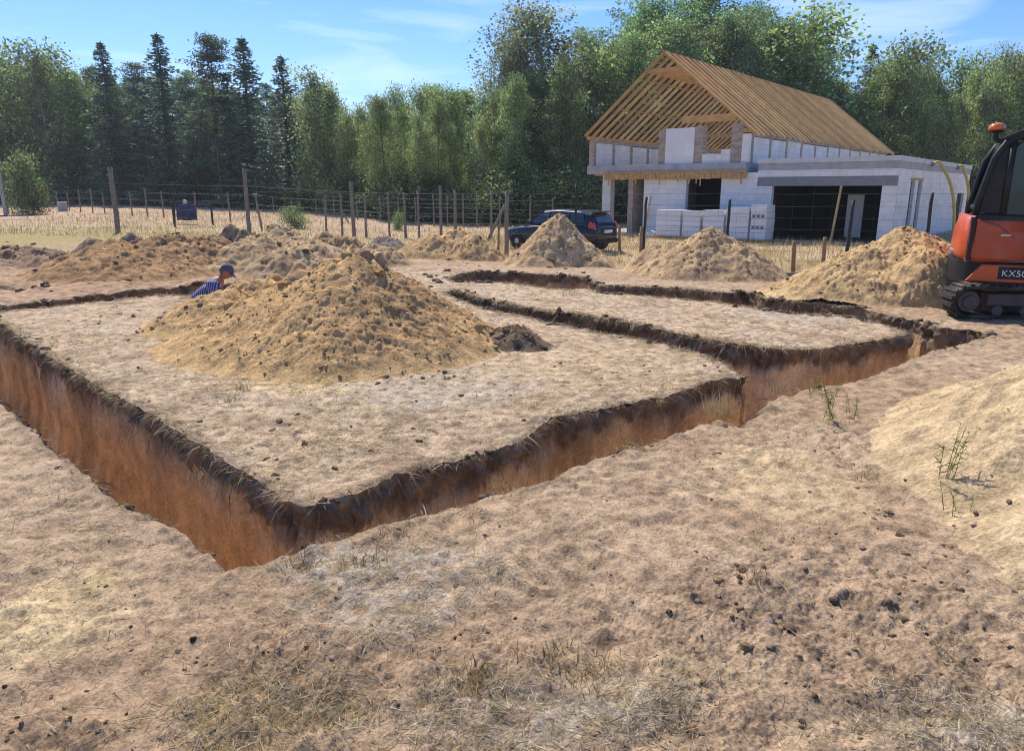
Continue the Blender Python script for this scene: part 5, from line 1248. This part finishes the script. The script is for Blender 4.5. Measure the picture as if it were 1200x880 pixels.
# ------------------------------------------------------------------ straw, grass, weeds and clods
rg = np.random.default_rng(77)
def blade_mesh(name, roots, dirs, length, width, bend, col):
    """each blade: base pair, middle pair, tip"""
    n = len(roots); d = dirs / (np.linalg.norm(dirs, axis=1)[:, None] + 1e-9)
    side = np.cross(d, rg.normal(size=(n, 3))); side /= np.linalg.norm(side, axis=1)[:, None] + 1e-9
    L_ = length[:, None]; w_ = width[:, None] * side * .5
    mid = roots + d * L_ * .55 + bend * .3; tip = roots + d * L_ + bend
    V = np.stack([roots - w_, roots + w_, mid - w_ * .8, mid + w_ * .8, tip], 1).reshape(-1, 3)
    b = 5 * np.arange(n)[:, None]
    return V, b + np.array([[0, 1, 3, 2]]), b + np.array([[2, 3, 4]]), np.repeat(col, 5, 0)
class Blades:
    def __init__(s): s.V = []; s.Q = []; s.T = []; s.C = []; s.n = 0
    def add(s, *a):
        V, Q, T, C = blade_mesh('', *a); s.V.append(V); s.Q.append(Q + s.n); s.T.append(T + s.n); s.C.append(C); s.n += len(V)
    def build(s, name, mat):
        return np_obj(name, np_mesh(name, np.concatenate(s.V), np.concatenate(s.T), np.concatenate(s.Q), np.concatenate(s.C), smooth=False), mat)
def strawcol(n, base, v=.25):
    c = np.array(base)[None] * np.clip(1 + v * rg.normal(size=n), .35, 1.7)[:, None]; c[:, 2] *= 1 + .15 * rg.normal(size=n); return np.clip(c, .01, .7)
def screen_pts(n, u0, u1, v0, v1):
    """random ground points, even over the part of the ground the photo shows"""
    u = rg.uniform(u0, u1, n); v = rg.uniform(v0, v1, n); a = (u - 600) / F; b = (440 - v) / F
    dz = -ST + b * CT; t = -CH / dz; return a * t, (CT + b * ST) * t
bl = Blades()
# 1. turf hanging over the trench rims
px, py, pz, nx, ny = RIM
seg = np.where((np.hypot(px, py) < 19))[0]
w_ = np.hypot(px, py)[seg]; k = rg.choice(seg, 34000, p=w_ / w_.sum())
jit = rg.uniform(-.07, .02, len(k)); x = px[k] + nx[k] * jit + rg.normal(size=len(k)) * .012; y = py[k] + ny[k] * jit + rg.normal(size=len(k)) * .012
inside_foot = poly_sd(FOOT, x - nx[k] * .1, y - ny[k] * .1) < .05
dense = inside_foot | (rg.random(len(k)) < .22)
clump = fbm(x, y, .22, 3, 401) > -.12
sel = dense & clump; k = k[sel]; x = x[sel]; y = y[sel]; n = len(k)
d = np.stack([nx[k] * .5, ny[k] * .5, np.full(n, .15)], 1) + rg.normal(size=(n, 3)) * [1.1, 1.1, .5]
Ls = .025 + .14 * rg.random(n) ** 2; bend = np.stack([nx[k] * .02, ny[k] * .02, -Ls * rg.uniform(-.1, 1.3, n)], 1)
c = strawcol(n, (.44, .33, .21)); dk = rg.random(n) < .3; c[dk] = strawcol(dk.sum(), (.13, .09, .06))
bl.add(np.stack([x, y, pz[k] + .005 + rg.uniform(-.03, .01, n)], 1), d, Ls, rg.uniform(.003, .007, n), bend, c)
k = rg.choice(seg, 26000, p=w_ / w_.sum()); jit = rg.uniform(-.13, .025, len(k)); x = px[k] + nx[k] * jit; y = py[k] + ny[k] * jit
sel = ((poly_sd(FOOT, px[k] - nx[k] * .1, py[k] - ny[k] * .1) < .05) | (rg.random(len(k)) < .12)) & (fbm(x, y, .35, 3, 403) > -.3 + .3 * rg.random(len(k)))
k = k[sel]; x = x[sel]; y = y[sel]; n = len(k); sc_ = np.clip(np.hypot(x, y) / 5, .7, 1.8)
d = np.stack([nx[k] * .4, ny[k] * .4, np.full(n, .35)], 1) + rg.normal(size=(n, 3)) * [.9, .9, .3]; Ls = .02 + .06 * rg.random(n)
bend = np.stack([nx[k] * .02, ny[k] * .02, -Ls * rg.uniform(.2, 1.0, n)], 1); c = strawcol(n, (.52, .415, .275), .22); dk = rg.random(n) < .18; c[dk] = strawcol(dk.sum(), (.2, .145, .095))
bl.add(np.stack([x, y, ground_h(x, y) + .012 * (jit[sel] < 0) - .03 * np.maximum(jit[sel], 0) / .025], 1), d, Ls, rg.uniform(.0022, .0045, n) * sc_, bend, c)
# roots dangling down the dark layer
k = rg.choice(seg, 2600, p=w_ / w_.sum()); n = len(k); off = rg.uniform(.02, .07, n); Ls = rg.uniform(.05, .17, n)
d = np.stack([nx[k] * .35, ny[k] * .35, -np.ones(n)], 1) + rg.normal(size=(n, 3)) * .3
bl.add(np.stack([px[k] + nx[k] * off, py[k] + ny[k] * off, pz[k] - rg.uniform(.02, .2, n)], 1), d, Ls, rg.uniform(.003, .006, n), rg.normal(size=(n, 3)) * .03, strawcol(n, (.17, .125, .085), .4))
# 2. flattened straw on the plot and on the trampled ground
def lay(n, box, dens, base, lmin, lmax, wmin, wmax, up=.18):
    x, y = screen_pts(n, *box); m = dens(x, y) > rg.random(n); x, y = x[m], y[m]
    m = (trench_sd(x, y) > .03) & (heap_h(x, y) < .02); x, y = x[m], y[m]; n = len(x)
    a = rg.random(n) * 2 * PI; d = np.stack([np.cos(a), np.sin(a), rg.normal(size=n) * up + .06], 1)
    r = np.hypot(x, y); f = np.clip(r / 6, .6, 1.6)
    bl.add(np.stack([x, y, ground_h(x, y) + .004], 1), d, rg.uniform(lmin, lmax, n), rg.uniform(wmin, wmax, n) * f, rg.normal(size=(n, 3)) * .012, strawcol(n, base, .3))
foot = lambda x, y: sstep(.05, -.15, poly_sd(FOOT, x, y))
lay(60000, (-60, 1150, 318, 600), lambda x, y: foot(x, y) * np.clip(.55 + 1.2 * fbm(x, y, .8, 3, 411), .08, 1), (.56, .43, .27), .03, .12, .003, .006)
lay(14000, (-60, 1150, 318, 600), lambda x, y: foot(x, y) * np.clip(.3 + 1.2 * fbm(x, y, .5, 3, 412), 0, 1), (.20, .15, .10), .02, .07, .002, .0045, .3)
zs = [((470, 690, 150, 65, .8, 31), 1), ((640, 830, 170, 60, .8, 32), 1), ((1120, 850, 170, 55, .8, 33), 1), ((400, 660, 110, 26, .8, 36), 1), ((310, 820, 120, 70, .8, 21), .7), ((930, 500, 120, 40, .8, 37), .6), ((120, 600, 140, 60, .8, 38), .4)]
lay(85000, (-60, 1260, 470, 900), lambda x, y: np.clip(np.maximum.reduce([s * zone(x, y, *a) for a, s in zs]) * (.6 + fbm(x, y, .3, 3, 415)) + .05, 0, 1), (.50, .41, .28), .025, .10, .0025, .005, .3)
lay(26000, (-60, 1260, 470, 900), lambda x, y: np.clip(.12 + .5 * fbm(x, y, .6, 3, 416), 0, 1), (.22, .16, .11), .015, .08, .0022, .0045, .25)
lay(5000, (180, 430, 740, 895), lambda x, y: zone(x, y, 310, 830, 95, 55, .8, 21, .3) * .8, (.34, .28, .11), .01, .03, .002, .004, .8)
# tufts of dead grass
for u, v, n, h, base in ((287, 458, 70, .13, (.36, .27, .16)), (270, 470, 50, .1, (.3, .22, .14)), (350, 662, 70, .09, (.28, .21, .13)), (425, 662, 60, .08, (.24, .17, .11)), (555, 800, 90, .09, (.33, .24, .13)), (640, 770, 60, .07, (.3, .22, .13)), (700, 785, 80, .08, (.38, .31, .2)), (835, 482, 60, .22, (.42, .33, .17)), (850, 487, 60, .25, (.42, .33, .18)), (740, 525, 50, .1, (.3, .26, .12)), (905, 462, 40, .16, (.36, .3, .15)),
                      (690, 790, 60, .07, (.4, .33, .22)), (1110, 770, 60, .07, (.3, .25, .17)), (560, 612, 50, .06, (.34, .28, .19)), (460, 630, 60, .06, (.25, .2, .14)), (230, 560, 40, .1, (.35, .27, .16)), (1010, 560, 40, .1, (.35, .3, .16)), (430, 600, 0, .1, (.3, .2, .1)), (600, 575, 40, .08, (.36, .29, .18)), (880, 690, 50, .06, (.25, .18, .11))):
    if not n: continue
    c = g(u, v); x = c[0] + rg.normal(size=n) * .05; y = c[1] + rg.normal(size=n) * .05
    d = np.stack([rg.normal(size=n) * .55, rg.normal(size=n) * .55, np.ones(n)], 1); bl.add(np.stack([x, y, ground_h(x, y) - .005], 1), d, rg.uniform(.4, 1.1, n) * h, rg.uniform(.0025, .005, n), rg.normal(size=(n, 3)) * h * .25, strawcol(n, base))
# 3. standing dry grass of the meadow, behind and between the fences
def meadow(n, x0, x1, y0, y1, h, w, base, seed, thr=0.0, cond=None):
    x = rg.uniform(x0, x1, n); y = rg.uniform(y0, y1, n)
    m = (fbm(x, y, 2.2, 3, seed) > thr + .25 * rg.normal(size=n)) & (y < forest_edge(x) + 1) & (heap_h(x, y) < .05) & (y + .42 * x > 21.0)
    c, s = math.cos(HA), math.sin(HA); lx = c * (x - HX) - s * (y - HY); ly = s * (x - HX) + c * (y - HY)
    m &= ~((lx > -8.6) & (lx < 6.2) & (ly > -.2) & (ly < 24)); x, y = x[m], y[m]; n = len(x)
    d = np.stack([rg.normal(size=n) * .22, rg.normal(size=n) * .22, np.ones(n)], 1)
    bl.add(np.stack([x, y, ground_h(x, y, False) - .02], 1), d, rg.uniform(.45, 1.2, n) * h, rg.uniform(.6, 1.3, n) * w, np.stack([rg.normal(size=n) * h * .3, rg.normal(size=n) * h * .3, np.zeros(n)], 1), strawcol(n, base, .22))
meadow(30000, -4, 22, 18, 36, .26, .014, (.52, .40, .23), 421, -.1)
meadow(9000, -4, 22, 18, 36, .42, .012, (.38, .28, .15), 422, .05)
meadow(26000, -30, 4, 24, 60, .2, .02, (.50, .38, .23), 423, -.1)
meadow(9000, -30, 2, 24, 44, .3, .016, (.26, .25, .10), 424, .12)
meadow(12000, -34, -10, 20, 36, .1, .016, (.33, .28, .11), 425, -.1)
meadow(12000, -70, -10, 45, 95, .25, .035, (.50, .37, .25), 426, -.1)
tag(bl.build('dry_grass', M_STRAW), kind='stuff')
# 4. green weeds: each plant is a thing of its own
def weed(u, v, h, n, lab, base=(.24, .24, .09), spread=.06, nm='weed_plant'):
    c = g(u, v); hz = heap_h(np.array([c[0]]), np.array([c[1]])); z = float(ground_h(np.array([c[0]]), np.array([c[1]]))[0]); 
    x0, y0 = c
    if hz[0] > 0:
        for _ in range(12):
            hh = float(heap_h(np.array([x0]), np.array([y0]))[0]); z = gz(x0, y0) + max(hh, 0); dd = ray(u, v); tt = (z - CH) / dd[2]; x0, y0 = x0 * .5 + dd[0] * tt * .5, y0 * .5 + dd[1] * tt * .5
    t = thing(nm, lab, 'weed', (x0, y0, z - .01), 0, 'green weeds on the dug ground')
    sm = MB(); B = Blades()
    for k in range(n):
        a = rg.random() * 6.28; lean = rg.uniform(.05, .35); h2 = h; tip = Vector((math.cos(a) * lean * h, math.sin(a) * lean * h, h * rg.uniform(.6, 1)))
        p0 = Vector((rg.normal() * spread, rg.normal() * spread, 0)); pts = [p0, p0 + tip * .5 + Vector((0, 0, .06 * h)), p0 + tip]
        sm.tube(pts, [.0022, .0018, .001], 5)
        m = int(16 + 10 * rg.random()); f = rg.uniform(.15, 1, m); pp = np.array([np.array(p0 + tip * q) for q in f])
        dd = rg.normal(size=(m, 3)) * [1, 1, .4] + [0, 0, .5]
        B.add(pp, dd, rg.uniform(.08, .2, m) * h * (1.15 - .6 * f), np.full(m, .008) * (h / .4), rg.normal(size=(m, 3)) * .02, strawcol(m, base))
    sm.build('stem', simple('green_stem', (.17, .19, .07), .8), t); o = B.build('leaves', M_LEAF); o.parent = t
weed(965, 497, .36, 5, 'tallest thin green weed on the near bank of the trench'); weed(952, 470, .26, 3, 'slim yellowish weed at the trench edge left of the tallest weed', (.24, .22, .07)); weed(1000, 490, .2, 4, 'low sparse weed just right of the tallest weed', (.22, .22, .08))
weed(1112, 560, .36, 5, 'bright green weed growing at the foot of the pale sand bank', (.22, .25, .08), .03); weed(1120, 600, .18, 4, 'small green weed just below the bright one on the sand bank', (.24, .25, .09), .04)
weed(668, 348, .18, 5, 'small green patch of weed on the strip between the two far trenches', (.2, .25, .06), .12)
# 5. clods
ico = bmesh.new(); bmesh.ops.create_icosphere(ico, subdivisions=2, radius=1); ico.verts.ensure_lookup_table()
IV = np.array([v.co[:] for v in ico.verts]); IF = np.array([[v.index for v in f.verts] for f in ico.faces]); ico.free()
def clods(x, y, z, s, col, flat=.6):
    n = len(x); V = IV[None] * s[:, None, None] * rg.uniform(.6, 1.35, (n, 1, 3)) * (1 + .0 * s[:, None, None])
    nz = fbm3((IV[None, :, 0] * 1.3 + rg.random((n, 1)) * 90), (IV[None, :, 1] * 1.3 + 3.1 + 0 * s[:, None]), (IV[None, :, 2] * 1.3 + 7 + 0 * s[:, None]), .75, 3, 431)
    V = V * (1 + 1.15 * nz[..., None]); a = rg.random(n) * 6.28; ca, sa = np.cos(a)[:, None], np.sin(a)[:, None]
    X = V[..., 0] * ca - V[..., 1] * sa; Y = V[..., 0] * sa + V[..., 1] * ca; Zc = V[..., 2] * flat
    P_ = np.stack([X + x[:, None], Y + y[:, None], Zc + (z + s * .08)[:, None]], -1).reshape(-1, 3)
    Fc = (IF[None] + (np.arange(n) * len(IV))[:, None, None]).reshape(-1, 3)
    return P_, Fc, np.repeat(col, len(IV), 0)
CP, CF, CCo = [], [], []; off = 0
def addclods(x, y, z, s, col, flat=.6):
    global off
    a, b, c = clods(x, y, z, s, col, flat); CP.append(a); CF.append(b + off); CCo.append(c); off += len(a)
def scatter(n, box, dens, smin, smax, base, v=.3, pw=2.5):
    x, y = screen_pts(n, *box); m = dens(x, y) > rg.random(n); x, y = x[m], y[m]
    h = heap_h(x, y); m = (trench_sd(x, y) > .05); x, y, h = x[m], y[m], h[m]
    s = smin + (smax - smin) * rg.random(len(x)) ** pw
    addclods(x, y, ground_h(x, y) + np.maximum(h, 0), s, strawcol(len(x), base, v))
scatter(450, (-40, 1240, 560, 890), lambda x, y: np.clip(.1 + .9 * np.maximum.reduce([zone(x, y, *a) for a in ((335, 775, 130, 60, 1.0, 41, .3), (840, 850, 80, 45, .9, 42, .3), (60, 858, 80, 40, .9, 43, .3), (960, 740, 280, 100, 1.1, 44, .3), (560, 790, 120, 55, 1, 46, .3))]), 0, 1), .003, .013, (.22, .155, .1), .35, 3.0)
scatter(800, (-40, 1240, 480, 890), lambda x, y: np.full(x.shape, .7), .003, .012, (.28, .195, .13), .3, 3)
scatter(700, (-40, 1150, 330, 560), lambda x, y: foot(x, y) * .45, .005, .024, (.2, .145, .095), .3, 3)
scatter(500, (-40, 700, 280, 345), lambda x, y: np.clip(.3 + fbm(x, y, 1, 3, 433), 0, 1), .02, .09, (.2, .135, .085), .35, 2.5)
# lumps along the rims
k = rg.choice(seg, 1500, p=w_ / w_.sum()); jt = rg.uniform(-.12, .03, len(k)); x = px[k] + nx[k] * jt; y = py[k] + ny[k] * jt
cl_ = fbm(x, y, .5, 2, 441) > .05; k, x, y = k[cl_], x[cl_], y[cl_]; addclods(x, y, pz[k] - .01, rg.uniform(.008, .045, len(k)) * np.clip(np.hypot(x, y) / 7, .6, 1.6), strawcol(len(k), (.13, .095, .065), .3))
# crumbs on the heaps
for hf, cones, seed in HEAPS:
    c0 = cones[0]; x0, y0 = c0[0], c0[1]; dist = math.hypot(x0, y0)
    n = int(600 * c0[2] * c0[3]) if dist < 11 else int(260 * c0[2] * c0[3])
    if seed == 140: n = 700
    x = x0 + rg.normal(size=n) * c0[2] * .55; y = y0 + rg.normal(size=n) * c0[3] * .55
    h = hf(x, y); m = h > .03; m &= fbm(x, y, .5, 3, 451) > -.15; x, y, h = x[m], y[m], h[m]; b_ = ground_h(x, y, False)
    sz = rg.uniform(0, 1, len(x)) ** 3.5 * .022 + .004
    if dist > 11: sz *= 1.5
    if seed == 140: sz *= .6
    base = (.52, .33, .155) if seed != 140 else (.3, .21, .12)
    c = strawcol(len(x), base, .25); dk = rg.random(len(x)) < .1; c[dk] = strawcol(dk.sum(), (.26, .165, .09)); addclods(x, y, b_ + h, sz, c)
# the big broken lumps on the crest and shoulder of the large heap, and turf lumps near it
big = [(408, 302, 8.5, .12), (424, 299, 8.5, .15), (440, 304, 8.5, .11), (350, 320, 9.25, .15), (325, 334, 9.4, .13), (268, 358, 9.2, .09), (300, 345, 9.3, .08), (395, 318, 8.35, .06), (445, 330, 8.2, .06), (335, 350, 9.0, .07), (480, 350, 8.0, .05), (470, 325, 8.3, .07), (560, 398, 8.2, .07), (235, 390, 8.8, .06)]
bx_ = []
for u, v, Y, s in big:
    p = atY(u, v, Y); h0 = float(heap_h(np.array([p.x]), np.array([p.y]))[0]); bx_.append((p.x, p.y, gz(p.x, p.y) + max(h0, 0) - s * .2, s))
bx_ = np.array(bx_); addclods(bx_[:, 0], bx_[:, 1], bx_[:, 2], bx_[:, 3], strawcol(len(bx_), (.54, .345, .165), .1), .8)
for (u, v, n, sp, s1) in ((460, 445, 16, .3, .025), (510, 440, 12, .2, .03), (330, 500, 14, .15, .02), (200, 385, 30, .2, .035), (250, 405, 16, .1, .03), (590, 405, 40, .22, .04), (130, 372, 10, .2, .03), (700, 440, 14, .3, .02), (1075, 700, 30, .25, .016), (1050, 620, 22, .2, .015), (870, 715, 30, .2, .02)):
    c = g(u, v); x = c[0] + rg.normal(size=n) * sp; y = c[1] + rg.normal(size=n) * sp; m = trench_sd(x, y) > .08; x, y = x[m], y[m]
    addclods(x, y, ground_h(x, y) + np.maximum(heap_h(x, y), 0), .006 + s1 * rg.random(len(x)) ** 2, strawcol(len(x), (.27, .19, .125), .3))
o = np_obj('soil_clods', np_mesh('soil_clods', np.concatenate(CP), np.concatenate(CF), None, np.concatenate(CCo), smooth=False), M_PILE); tag(o, kind='stuff')

# ------------------------------------------------------------------ summer haze
hm_, hnt, hout = new_mat('haze_air')
pv = hnt.nodes.new('ShaderNodeVolumePrincipled'); pv.inputs['Color'].default_value = (.86, .92, 1, 1); pv.inputs['Density'].default_value = .0004; pv.inputs['Anisotropy'].default_value = .25
hnt.links.new(pv.outputs[0], hout.inputs['Volume'])
hz = MB().box(-1250, 1250, -1250, 1250, -3.2, 40).build('haze', hm_); tag(hz, kind='stuff')
# ------------------------------------------------------------------ camera, light, sky
cam = bpy.data.cameras.new('camera'); co = bpy.data.objects.new('camera', cam); COL.objects.link(co)
cam.sensor_width = 36; cam.lens = 36 * F / 1200; cam.clip_start = .05; cam.clip_end = 4000
co.location = (0, 0, CH); co.rotation_euler = (PI / 2 - TH, 0, 0)
scene.camera = co
SUN_AZ, SUN_EL = math.atan2(-.42, .91), R(50)
S = Vector((math.sin(SUN_AZ) * math.cos(SUN_EL), math.cos(SUN_AZ) * math.cos(SUN_EL), math.sin(SUN_EL)))
sl = bpy.data.lights.new('sun', 'SUN'); sl.energy = 4.3; sl.angle = R(.53); sl.color = (1, .92, .80)
so = bpy.data.objects.new('sun', sl); COL.objects.link(so); so.rotation_euler = S.to_track_quat('Z', 'Y').to_euler(); so.location = (0, 0, 30)
w = bpy.data.worlds.new('World'); scene.world = w; w.use_nodes = True
nt = w.node_tree; nt.nodes.clear(); L = nt.links.new
out = nt.nodes.new('ShaderNodeOutputWorld'); bg = nt.nodes.new('ShaderNodeBackground'); bg.inputs['Strength'].default_value = .145
sky = nt.nodes.new('ShaderNodeTexSky'); sky.sky_type = 'NISHITA'; sky.sun_disc = False; sky.sun_elevation = SUN_EL; sky.sun_rotation = SUN_AZ
sky.air_density = 1.0; sky.dust_density = .3; sky.ozone_density = 3.0; sky.altitude = 200
tc = nt.nodes.new('ShaderNodeTexCoord')
# thin cirrus veils laid out on the sky directions
mp = nt.nodes.new('ShaderNodeMapping'); mp.inputs['Scale'].default_value = (1.6, 1.6, 9.0); mp.inputs['Rotation'].default_value = (R(8), R(14), 0)
nz = nt.nodes.new('ShaderNodeTexNoise'); nz.inputs['Scale'].default_value = 2.2; nz.inputs['Detail'].default_value = 7; nz.inputs['Roughness'].default_value = .55; nz.inputs['Distortion'].default_value = .6
L(tc.outputs['Generated'], mp.inputs[0]); L(mp.outputs[0], nz.inputs['Vector'])
mr = nt.nodes.new('ShaderNodeMapRange'); mr.inputs[1].default_value = .5; mr.inputs[2].default_value = .78; mr.inputs[4].default_value = .5
L(nz.outputs['Fac'], mr.inputs[0])
hs = nt.nodes.new('ShaderNodeHueSaturation'); hs.inputs['Saturation'].default_value = 1.3; hs.inputs['Value'].default_value = 1.0
L(sky.outputs[0], hs.inputs['Color'])
mx = nt.nodes.new('ShaderNodeMix'); mx.data_type = 'RGBA'; mx.inputs[7].default_value = (6.5, 7.2, 8.2, 1)
tn = nt.nodes.new('ShaderNodeMix'); tn.data_type = 'RGBA'; tn.blend_type = 'MULTIPLY'; tn.inputs[0].default_value = 1; tn.inputs[7].default_value = (.68, .70, .90, 1)
L(mr.outputs[0], mx.inputs[0]); L(hs.outputs[0], tn.inputs[6]); L(tn.outputs[2], mx.inputs[6]); L(mx.outputs[2], bg.inputs['Color']); L(bg.outputs[0], out.inputs[0])
vs = scene.view_settings; vs.view_transform = 'Standard'; vs.look = 'None'; vs.gamma = 1; vs.use_curve_mapping = False; vs.exposure = .45
scene.render.engine = 'CYCLES'
scene.cycles.max_bounces = 8; scene.cycles.diffuse_bounces = 6; scene.cycles.transparent_max_bounces = 8
scene.cycles.use_denoising = True
scene.cycles.pixel_filter_type = 'BLACKMAN_HARRIS'; scene.cycles.filter_width = 1.05
scene.render.film_transparent = False
